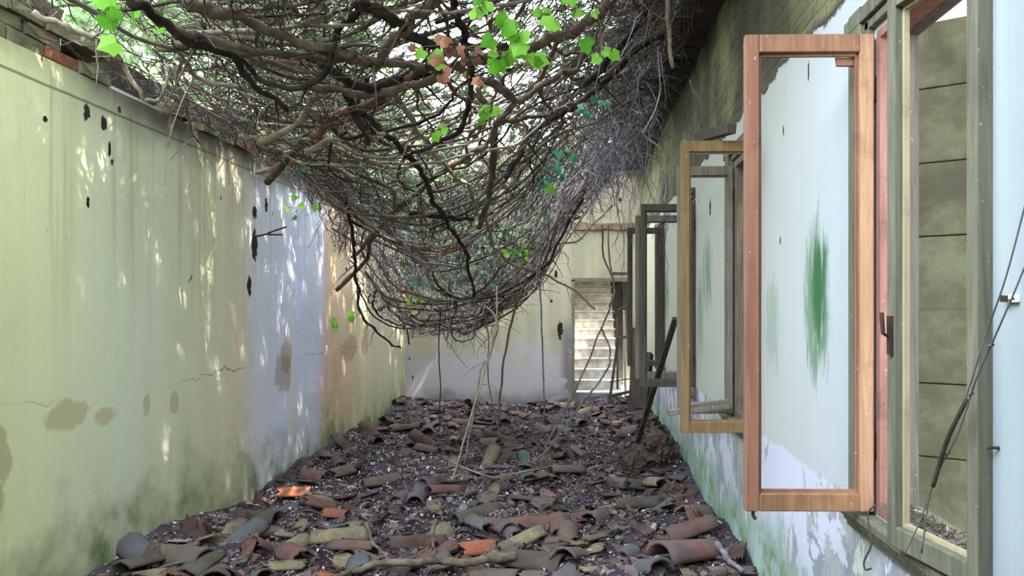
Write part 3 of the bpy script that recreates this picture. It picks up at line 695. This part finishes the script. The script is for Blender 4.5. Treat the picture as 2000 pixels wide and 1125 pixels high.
tree(3.1, -.6, 7.8, 4.2, 3.4, 1.3, 9500, .15, 'added sun-blocking tree beyond the window wall, nearest the camera')  # this and the next two are added out of view to stop sunlight
tree(3.15, 3.2, 8.0, 4.2, 3.4, 1.3, 9500, .15, 'added sun-blocking tree beyond the window wall at mid-room')
tree(3.1, 7.8, 7.8, 4.2, 3.8, 1.3, 9500, .15, 'added sun-blocking tree beyond the window wall near the back')
tree(-6.5, 4.0, 5.6, 2.4, 4.0, 3.0, 2600, .2, 'leafy tree beyond the left wall near the camera')
tree(-5.5, 11.5, 5.8, 2.6, 3.6, 3.0, 2600, .2, 'leafy tree beyond the left wall towards the back')
tree(-6.5, 18.5, 5.0, 3.0, 2.6, 3.0, 2200, .2, 'leafy tree rising behind the back wall')

# ---- separate leafy sprays that show against the tangle
def spray(u, v, Y, n, size, spread, mt, label, sp=None):
    c = px(u, v, Y); e = empty('ivy_spray', c); tag(e, label, 'ivy leaves', None)
    m = MB(); pts = []
    for i in range(n):
        d_ = Vector((random.gauss(0, spread), random.gauss(0, spread*.6), random.gauss(0, spread*(sp or 1))))
        if (c+d_).x < XL+.06: d_.x = XL+.06-c.x
        pts.append(d_); leaf(m, d_, size*random.uniform(.7, 1.2), rot=Euler((PI/2+random.uniform(-.7, .7), random.uniform(-3, 3), random.uniform(-.6, .6))))
    m.build('leaves', mt, e)
    s_ = MB()
    for d_ in pts[:40]: s_.tube([Vector((0, 0, spread*.6)), d_*.5+Vector((0, 0, spread*.4)), d_], .0015, 4)
    s_.build('leaf_stalks', B1, e)
sprays = [
 (210, 20, 3.0, 9, .07, .03, M_leafb, 'bright green drooping leaf cluster hanging at the top left', 2.6),
 (285, 45, 3.6, 2, .06, .03, M_leafb, 'pair of bright leaves right of the top-left drooping cluster', 1),
 (935, 12, 3.2, 5, .07, .03, M_leafb, 'bright backlit leaves at the top edge centre', 1),
 (985, 60, 3.4, 9, .07, .06, M_leafb, 'large bright leaf group below the top edge right of centre', .8),
 (1000, 115, 3.6, 10, .07, .08, M_leafb, 'wide bright spray just right of the central knot', .5),
 (1065, 15, 3.6, 5, .06, .06, M_leafb, 'bright leaves on the top edge right of the large group', .5),
 (1115, 20, 4.0, 7, .05, .07, M_leafb, 'small leaves at the top edge nearest the beam', .6),
 (1172, 82, 4.0, 4, .07, .03, M_leafb, 'yellow-green leaves dangling singly left of the beam', 1.6),
 (838, 113, 3.7, 3, .08, .04, M_leafb, 'two broad green leaves left of the central knot', .6),
 (945, 222, 4.6, 5, .07, .05, M_leafb, 'yellow-green leaves below the central bright gap', .7),
 (853, 255, 4.8, 2, .07, .03, M_leafb, 'lone pale leaf inside the central bright gap', .6),
 (1155, 212, 5.6, 7, .06, .09, M_leaft, 'bluish leaves on the root shelf under the beam', .4),
 (1072, 335, 7.0, 16, .06, .07, M_leaft, 'blue-green leaf clump hanging right of centre', 1.3),
 (1103, 300, 6.8, 10, .055, .08, M_leaft, 'blue-green leaves just above the hanging right clump', .7),
 (1080, 365, 6.9, 2, .08, .02, M_leafb, 'single yellow leaf under the blue-green clump', 1.5),
 (595, 325, 6.3, 8, .07, .08, M_leaft, 'pale blue-green leaves over the left wall top', .8),
 (720, 295, 6.0, 8, .05, .12, M_leafb, 'scattered small leaves left of centre above the bag', .5),
 (690, 300, 6.4, 7, .05, .1, M_leaft, 'dull leaves beside the stems left of the bag', .6),
 (625, 405, 7.5, 3, .07, .05, M_leafb, 'green leaves hanging before the orange-lit plaster', 1),
 (577, 415, 7.0, 4, .06, .06, M_leafb, 'leaf tuft beside the iron bracket on the left wall', 1),
 (684, 618, 8.2, 2, .07, .015, M_leafb, 'lowest bright leaf hanging left of the loop', 1),
 (645, 628, 8.2, 3, .06, .03, M_leafb, 'two drooping dull leaves left of the lowest bright leaf', 1),
 (835, 492, 7.9, 14, .055, .12, M_leaft, 'teal leaves on the left face of the bag', .6),
 (905, 465, 7.8, 14, .05, .12, M_leaft, 'teal leaves in the middle of the bag', .8),
 (1010, 495, 7.8, 8, .055, .07, M_leafb, 'bright green tuft at the right foot of the bag', .6),
 (810, 550, 8.0, 9, .055, .09, M_leaft, 'bluish leaves low on the bag', .4),
 (805, 583, 8.1, 6, .045, .09, M_leafb, 'small pale leaves lowest under the bag', .4),
 (780, 395, 7.6, 16, .05, .2, M_leaft, 'dark blue-green leaves high on the left of the bag', .5),
 (960, 540, 8.0, 6, .05, .1, M_leaft, 'sparse teal leaves along the bottom curve of the bag', .4),
 (910, 118, 3.5, 22, .045, .10, M_leafdry, 'withered rust-brown leaf bundle on the central knot', .6),
 (700, 470, 8.6, 18, .04, .16, M_leafdry, 'withered leaves dangling before the sunlit left corner', 1.3),
]
for a in sprays: spray(*a)

# ---- hanging and climbing single shoots
def shoot(P, Y0, Y1, r, mt, label, grp=None):
    D = np.linspace(Y0, Y1, len(P)); pts = [px(u, v, d_) for (u, v), d_ in zip(P, D)]
    for p in pts: p.z = max(p.z, .0); p.x = max(p.x, XL+.02)
    C = wob(catmull(pts, 6), .008); m = MB(); m.tube(C, np.linspace(r, r*.8, len(C)), 7); tag(m.build('hanging_shoot', mt, smooth=True), label, 'vine', grp)
shoot([(858, 600), (857, 680), (860, 760), (858, 845)], 8.2, 8.2, .007, B2, 'thin straight shoot dropping from the bag to the rubble, leftmost')
shoot([(945, 600), (955, 680), (952, 740), (965, 800), (975, 860)], 8.2, 7.6, .007, B1, 'thin wavy shoot second from the left under the bag')
shoot([(1030, 540), (1000, 630), (985, 700), (978, 760), (975, 830)], 8.2, 8.0, .013, B1, 'thicker shoot curving down centre-right from the bag')
shoot([(1053, 500), (1057, 600), (1060, 700), (1063, 830)], 8.2, 8.2, .010, B4, 'straight violet-grey shoot beside the doorway')
shoot([(1185, 440), (1192, 520), (1197, 580), (1160, 680), (1115, 780), (1060, 880)], 7.6, 6.4, .009, B1, 'shoot slanting down left in front of the stairs')
shoot([(1175, 640), (1190, 680), (1185, 720), (1150, 770), (1090, 850), (1050, 900)], 7.0, 6.2, .009, B1, 'second shoot bowing right in front of the stairs')
shoot([(970, 560), (968, 640), (945, 730), (915, 830), (880, 945)], 7.9, 6.4, .009, B3, 'pale shoot slanting down left into the rubble centre')
shoot([(1175, 440), (1180, 500), (1200, 560), (1190, 600)], 8.6, 8.6, .010, B5, 'brown shoot hanging over the lintel of the doorway')
shoot([(1303, 0), (1310, 60), (1316, 130)], 4.0, 4.0, .014, B1, 'stout shoot end hanging down from the beam')
shoot([(1285, 100), (1290, 180), (1262, 250), (1255, 260), (1290, 290), (1300, 340), (1298, 400)], 5.0, 5.2, .006, B3, 'thin pale tendril looping down before the beam')
for i in range(70):
    y = random.uniform(5.5, 9.5)
    if i < 44: x = random.uniform(.15, .85); z = random.uniform(2.5, 3.4); L = random.uniform(.3, 1.1); zn = 'above the doorway under the beam'; mt = B4
    else: x = XL+.08+abs(random.gauss(0, .12)); y = random.uniform(7.4, 9); z = random.uniform(2.4, 2.8); L = random.uniform(.3, .9); zn = 'over the sunlit left plaster'; mt = B2
    C = [(x, y, z+.25)]; d_ = 0
    for k in range(9): C.append((min(XR-.05, max(XL+.03, C[-1][0]+random.gauss(0, .03))), C[-1][1]+random.gauss(0, .03), C[-1][2]-L/9))
    m = MB(); m.tube(catmull(C, 2), np.linspace(.005, .002, 19), 5); p = Vector(C[4])
    for q in range(3):
        a = Vector(C[random.randrange(2, 8)]); dd = Vector((random.gauss(0, .08), random.gauss(0, .06), -random.uniform(.05, .2))); m.tube([a, a+dd*.6+Vector((.01, 0, 0)), a+dd], .002, 4)
    k = f'wispy dry tendril dangling {zn}'; tag(m.build('ivy_tendril', mt), k, 'vine', k)

# ------------------------------------------------------------------ roof tiles on the floor
def tile_mesh(L, r0, r1, arc, jag0, jag1, th=.014, side=0):
    nu, nv = 11, 9; m = MB(); out, inn = [], []
    for j in range(nv):
        t = j/(nv-1)
        for i in range(nu):
            a = -arc/2+arc*i/(nu-1)
            y0 = jag0*(math.sin(i*1.9+L*40)+.6*math.sin(i*4.1)); y1 = jag1*(math.sin(i*2.3+L*55)+.5*math.sin(i*5.1+1))
            yy = (-L/2+y0)*(1-t)+(L/2+y1)*t
            r = r0*(1-t)+r1*t
            if side: a = -arc/2+(arc*(1-side*(.5+.5*math.sin(t*7+L*9))))*i/(nu-1)
            out.append((r*math.sin(a), yy, r*math.cos(a))); inn.append(((r-th)*math.sin(a), yy, (r-th)*math.cos(a)))
    zmin = min(p[2] for p in out+inn)
    vs = [(x, y, z-zmin) for x, y, z in out+inn]; n = nu*nv; fs = []
    for j in range(nv-1):
        for i in range(nu-1):
            a, b, c, d_ = j*nu+i, j*nu+i+1, (j+1)*nu+i+1, (j+1)*nu+i
            fs += [(a, b, c, d_), (n+d_, n+c, n+b, n+a)]
    for i in range(nu-1): fs += [(i+1, i, n+i, n+i+1), ((nv-1)*nu+i, (nv-1)*nu+i+1, n+(nv-1)*nu+i+1, n+(nv-1)*nu+i)]
    for j in range(nv-1): fs += [(j*nu, (j+1)*nu, n+(j+1)*nu, n+j*nu), ((j+1)*nu+nu-1, j*nu+nu-1, n+j*nu+nu-1, n+(j+1)*nu+nu-1)]
    m.add(vs, fs); return m
variants = []
for k in range(16):
    kind = ['whole', 'half', 'shard', 'flat'][k % 4]
    if kind == 'whole': v_ = tile_mesh(random.uniform(.30, .40), .085, .068, 2.9, .002, .003)
    elif kind == 'half': v_ = tile_mesh(random.uniform(.18, .30), .085, .075, 2.7, .008, .014)
    elif kind == 'shard': v_ = tile_mesh(random.uniform(.16, .28), .09, .08, 1.5, .014, .016, side=.4)
    else: v_ = tile_mesh(random.uniform(.14, .24), .16, .15, .9, .02, .02, side=.35)
    variants.append((kind, v_))
cache = {}
def tmesh(k, cname):
    if (k, cname) not in cache: cache[(k, cname)] = variants[k][1].mesh('roof_tile', TM[cname], smooth=True)
    return cache[(k, cname)]
KN = {'whole': 'long half-round', 'half': 'broken half-round', 'shard': 'curved shard of', 'flat': 'flattish shard of'}
def put_tile(k, cname, x, y, yaw, pitch=0, roll=0, z=None, label=None, sc=1.0):
    o = bpy.data.objects.new('roof_tile' if variants[k][0] in ('whole', 'half') else 'roof_tile_shard', tmesh(k, cname)); col.objects.link(o)
    o.location = (x, y, hz(x, y)-.008 if z is None else z)
    o.rotation_euler = (pitch, roll, yaw); o.scale = (sc, sc, sc)
    if label: tag(o, label, 'roof tile', 'fallen clay roof tiles')
    else:
        dz = 'in the foreground' if y < 5.9 else 'in the middle of the floor' if y < 8 else 'near the back wall'
        sd = 'by the left wall' if x < -1.75 else 'under the windows' if x > .15 else 'mid-room'
        l = f"{cname.replace('_', ' ')} {KN[variants[k][0]]} {'tile' if k % 4 < 2 else 'tile'} {dz} {sd}"
        tag(o, l, 'roof tile', l)
    return o
# tiles one can point to
hero = [
 (0, 'pink', 1342, 1092, -.87, -.12, 0, 'large clean pink-red half-round tile at the bottom right', 1.3),
 (1, 'orange', 572, 962, 2.0, .1, .1, 'sunlit orange tile by the foot of the left wall', 1.0),
 (1, 'grey_brown', 665, 912, 2.6, 0, 0, 'grey half-round tile with open end by the left wall', 1.0),
 (0, 'grey_brown', 745, 930, 2.1, 0, 0, 'grey-violet long tile right of the open-ended one', .9),
 (1, 'bluish_grey', 783, 962, 2.9, 0, 0, 'small grey arched tile end left of centre', .75),
 (1, 'orange', 655, 1005, 1.5, .1, 0, 'flat-lying orange fragment right of the sunlit patch', .7),
 (1, 'pale_ochre', 575, 1048, 2.9, 0, 0, 'ochre arched tile end in the left foreground', .9),
 (0, 'pale_ochre', 665, 1042, 1.75, 0, 0, 'long ochre tile across the left foreground', 1.0),
 (0, 'mossy_green', 500, 1005, 1.4, 0, 0, 'brown-green tile against the foot of the left wall', .9),
 (3, 'dark_brown', 385, 1060, .4, .9, .2, 'dark red-brown tile slab leaning on the left wall', 1.3),
 (2, 'dark_brown', 508, 975, .2, 1.0, 0, 'dark upright shard leaning on the left wall', .8),
 (2, 'dark_brown', 470, 1020, .6, .8, .3, 'dark shard propped left of the brown-green tile', .9),
 (0, 'teal', 1027, 895, .25, .25, 0, 'teal-green tile lying end-on in the middle of the rubble', .85),
 (1, 'teal', 1033, 925, .2, .0, 0, 'greenish tile end below the teal tile', .9),
 (0, 'grey_brown', 1105, 920, 2.2, .15, .2, 'brown tile tipped against the shoot, right of the teal tile', .95),
 (0, 'terracotta', 905, 825, 2.1, .2, 0, 'terracotta tile leaning near the back left of the room', 1.0),
 (3, 'bluish_grey', 1002, 850, .2, 1.1, 0, 'grey shard standing upright in the rubble near the back', .9),
 (0, 'mossy_green', 930, 1000, 2.3, 0, 0, 'long moss-green tile slanting in the centre foreground', 1.0),
 (1, 'orange', 930, 1048, 2.15, .1, 0, 'ochre-orange tile with broken bright end in the centre foreground', 1.0),
 (0, 'terracotta', 1040, 1022, 1.6, 0, 0, 'terracotta tile lying crosswise right of centre', .9),
 (0, 'mossy_green', 1040, 1090, 1.15, 0, 0, 'moss-yellow long tile at the bottom centre', 1.1),
 (3, 'terracotta', 1360, 1030, .5, .8, .2, 'pinkish shards leaning by the right wall foot', 1.0),
 (1, 'mossy_green', 1250, 930, 1.8, .2, 0, 'grey-green plate tilted before the earth clods', 1.0),
 (0, 'grey_brown', 960, 1100, 1.3, 0, 0, 'grey-brown tile half under the long branch', .9),
 (0, 'grey_brown', 350, 1110, 1.2, 0, 0, 'large grey tile arching in the lower left corner', 1.1),
 (3, 'orange', 640, 1095, .8, .1, .1, 'small triangular orange fragment in the left foreground', .7),
 (0, 'dark_brown', 815, 1035, 1.9, .1, 0, 'dark brown tile left of the ochre-orange one', 1.0),
 (0, 'terracotta', 865, 965, 2.4, .2, 0, 'terracotta tile at the foot of the pale shoot', .8),
 (3, 'pale_ochre', 560, 1085, 1.9, .1, 0, 'pale cream shard in the lower left foreground', 1.1),
 (3, 'pink', 1130, 880, .9, .5, 0, 'pinkish plate fragment behind the brown tipped tile', 1.0),
]
spots = []; big = []
for (k, cn, u, v, yaw, pi_, ro, lab, sc) in hero:
    p = flr(u, v, .06); put_tile(k, cn, p.x, p.y, yaw, pi_, ro, label=lab, sc=sc*1.08, z=hz(p.x, p.y)+(.05 if 'pink-red' in lab else .012)); big.append((p.x, p.y, .24 if 'pink-red' in lab else .14))
def clear(x, y, d): return all((x-a)**2+(y-b)**2 > r*r for a, b, r in big) and all((x-a)**2+(y-b)**2 > d*d for a, b in spots)
names = ['grey_brown']*5+['dark_brown']*6+['mossy_green']*4+['terracotta']*3+['pale_ochre']*3+['bluish_grey']*4+['pink']+['terracotta']
cnt = 0
while cnt < 300:
    y = 4.1+7.4*random.random()**1.35; x = random.uniform(XL+.1, XR-.08)
    thin = -2.4 < x < -.9 and 6.3 < y < 8.2            # the barer dusty patch
    if thin and random.random() < .72: continue
    if not clear(x, y, .085): continue
    spots.append((x, y)); k = 4*random.randrange(4)+random.choice([0, 1, 1, 2, 2, 2, 3, 3, 3]); cnt += 1
    flip = random.random() < .15 and k % 4 > 0
    o = put_tile(k, random.choice(names), x, y, random.uniform(0, 6.28), random.gauss(0, .24), random.gauss(0, .28), sc=random.uniform(.85, 1.15))
    o.location.z += random.uniform(-.005, .045)
# the many small pieces
ch = MB()
for i in range(7500):
    y = 3.9+7.8*random.random()**1.4; x = random.uniform(XL+.07, XR-.07); s_ = random.uniform(.012, .04)*(1+1.2*(random.random() < .12))
    c = Vector((x, y, hz(x, y)+.008)); R_ = Euler((random.gauss(0, .35), random.gauss(0, .35), random.uniform(0, 6.3))).to_matrix()
    n = random.choice((4, 5, 6)); a0 = random.random(); pr = [(s_*random.uniform(.6, 1.1)*math.cos(a0+6.283*j/n), s_*random.uniform(.4, .9)*math.sin(a0+6.283*j/n)) for j in range(n)]
    h = random.uniform(.004, .009); vs = [c+R_ @ Vector((a, b, h)) for a, b in pr]+[c+R_ @ Vector((a, b, -h)) for a, b in pr]
    ch.add(vs, [tuple(range(n)), tuple(range(2*n-1, n-1, -1))]+[(j, n+j, n+(j+1) % n, (j+1) % n) for j in range(n)])
tag(ch.build('tile_chips', M_chip), 'small broken clay chips strewn over the whole floor', 'rubble', kind='stuff')
lt = MB()
for i in range(30000):
    y = 3.9+7.8*random.random()**1.3; x = random.uniform(XL+.04, XR-.04); s_ = random.uniform(.004, .014)*(1+.8*(random.random() < .1))
    if random.random() > (1 if (-2.5 < x < .2 and 5.2 < y < 8.4) else .4): continue
    c = Vector((x, y, hz(x, y)+random.uniform(.008, .03))); R_ = Euler((random.gauss(0, .5), random.gauss(0, .5), random.uniform(0, 6.3))).to_matrix()
    vs = [c+R_ @ Vector(q) for q in ((-s_, 0, 0), (0, -s_*.5, .2*s_), (s_*1.2, 0, 0), (0, s_*.6, .25*s_))]
    lt.add(vs, [(0, 1, 2), (0, 2, 3)])
tag(lt.build('leaf_litter', M_litter), 'pale dry leaf and twig litter scattered over the rubble', 'litter', kind='stuff')

# earth clods and broken masonry by the windows
def clod(p, r, label, mt=M_rock, fl=.7):
    import bmesh
    bm = bmesh.new(); bmesh.ops.create_icosphere(bm, subdivisions=4, radius=1)
    sd = [Vector([random.gauss(0, 1) for _ in range(3)]) for _ in range(10)]
    for v_ in bm.verts:
        d_ = v_.co.normalized(); k = 1+.10*sum(math.sin(2.4*d_.dot(q)*1.4+i) for i, q in enumerate(sd))/2+.03*random.uniform(-1, 1)
        k = min(k, 1.15)*(.8+.45*abs(mnoise.noise(d_*2.3+sd[0]))+.22*mnoise.noise(d_*7+sd[1])+.1*mnoise.noise(d_*16)); v_.co = Vector((d_.x*r[0], d_.y*r[1], max(-.6, d_.z)*r[2]))*k
    me = bpy.data.meshes.new('clod'); bm.to_mesh(me); bm.free(); me.materials.append(mt)
    o = bpy.data.objects.new('earth_clod', me); col.objects.link(o); o.location = p; o.rotation_euler = (0, 0, random.uniform(0, 6)); tag(o, label, 'rubble lump', 'earth and masonry lumps'); return o
for (u, v, Y, r, lab) in ((1285, 868, 7.3, (.24, .2, .16), 'large brown earth clod with a shard on top below the third window'), (1312, 905, 6.3, (.14, .14, .12), 'dark clod against the foot of the window wall'),
     (1240, 885, 7.2, (.15, .15, .12), 'reddish clod left of the large one'), (1215, 835, 8.9, (.14, .12, .1), 'small clod in front of the doorway frame'), (1262, 830, 8.8, (.2, .16, .14), 'dark clod behind the large one at the leaning lath')):
    p = px(u, v, Y); p.z = hz(p.x, p.y)+r[2]*.35; p.x = min(p.x, XR-r[0]); clod(p, r, lab)

# branches on the floor
def branch(P, r, mt, label, z=.09):
    pts = []
    for u, v in P: q = flr(u, v, z); q.z = hz(q.x, q.y)+z-.03; pts.append(q)
    C = wob(catmull(pts, 6), .01); m = MB(); m.tube(C, r*np.linspace(1, .6, len(C))*(1+.1*rng.normal(0, 1, len(C))), 9)
    tag(m.build('fallen_branch', mt, smooth=True), label, 'branch')
branch([(1010, 1062), (930, 1070), (860, 1072), (800, 1085), (740, 1085), (690, 1090), (640, 1105)], .026, B1, 'long grey fallen branch lying across the foreground', .15)
branch([(715, 1015), (728, 1040), (745, 1068), (760, 1080)], .013, B1, 'short forked stick standing off the long branch', .14)
branch([(640, 1070), (665, 1095), (690, 1125)], .010, B2, 'thin dark stick in the lower left foreground')
branch([(850, 1000), (845, 1030), (860, 1060)], .014, B1, 'crooked stub in front of the dark brown tile')
branch([(880, 905), (960, 925), (1010, 915), (1100, 905)], .008, B3, 'thin pale stick lying level in the middle rubble', .12)
branch([(1400, 1070), (1430, 1105), (1450, 1125)], .02, B4, 'bundle of grey dry leaves and sticks beside the pink tile')

# ------------------------------------------------------------------ small fittings
e = empty('wall_bracket'); tag(e, 'dark iron bracket with a forked end sticking out of the left wall', 'bracket')
Yb = 6.35; a = Vector((XL, Yb, HC-(462-V0)/F*Yb))
m = MB(); m.tube([a, px(522, 457, 6.3), px(538, 450, 6.2), px(560, 443, 6.2)], .007, 6); m.build('bracket_arm', M_iron, e)
m = MB(); m.box(-.002, .115, -.008, .008, -.012, .0, Matrix.Translation(px(524, 457, 6.3))); m.box(0, .10, -.008, .008, .006, .014, Matrix.Translation(px(524, 457, 6.3)) @ Matrix.Rotation(-.28, 4, 'Y')); m.build('forked_tip', M_iron, e)
def wire(P, label, mt=M_wire, r=.0022, knots=0):
    C = catmull([Vector(p) for p in P], 8); m = MB(); m.tube(C, r, 6)
    for k in range(knots):
        q = Vector(C[int(len(C)*(k+1)/(knots+1.5))]); m.tube([q-Vector((.006, 0, .002)), q+Vector((.006, 0, .002))], r*1.4, 5)
    tag(m.build('wire', mt, smooth=True), label, 'wire')
wire([px(2010, 370, 1.65), px(1965, 540, 1.70), px(1925, 655, 1.78), px(1885, 780, 1.84), px(1845, 880, 1.9), px(1800, 1010, 1.95), px(1765, 1085, 1.98)], 'left of two thin wires hanging from the wall beside the nearest window')
wire([px(2010, 500, 1.6), px(1975, 585, 1.64), px(1940, 665, 1.7), px(1905, 745, 1.78), px(1870, 850, 1.86), px(1820, 950, 1.92), px(1800, 1080, 1.94)], 'right of the two thin wires, passing over the white cable clip', knots=4)
wire([px(1888, 780, 1.83), px(1850, 860, 1.87), px(1822, 950, 1.91)], 'dark frayed thicker section where the two wires meet', B2, .006)
e = empty('cable_clip'); tag(e, 'small white cable clip with dark nail on the near right plaster', 'clip')
q = Vector((XR, F/(1985-U0), 0)); q.z = HC-(583-V0)/F*q.y
m = MB(); m.box(-.012, 0, -.016, .014, -.009, .009, Matrix.Translation(q)); m.build('clip_body', M_white, e, bevel=.002)
m = MB(); m.box(-.02, .002, .014, .034, -.007, .007, Matrix.Translation(q), jit=.002); m.build('nail', M_iron, e)
q = Vector((XR, F/(1952-U0), 0)); q.z = HC-(875-V0)/F*q.y
m = MB(); m.tube([q, q+Vector((-.018, .004, 0)), q+Vector((-.02, .012, -.004))], .004, 6); tag(m.build('nail_hook', M_iron), 'small rusty hook in the near right plaster below the clip', 'hook')
wire([px(1712, 985, 2.3), px(1695, 1005, 2.3), px(1702, 1060, 2.25), px(1688, 1095, 2.22), px(1690, 1112, 2.2), px(1702, 1110, 2.2)], 'bent dark wire hook hanging over the nearest window sill', M_iron, .003)
# debris on the near sill
m = MB()
for i in range(160):
    y = random.uniform(1.93, 2.5); x = XR+random.uniform(.0, .1); m.tube([(x, y, .896+random.random()*.01), (x+random.uniform(-.03, .03), y+random.uniform(-.05, .05), .899+random.random()*.015)], .002, 4)
tag(m.build('sill_debris', M_twig), 'dry leaf and twig crumbs lying on the nearest window sill', 'litter', kind='stuff')
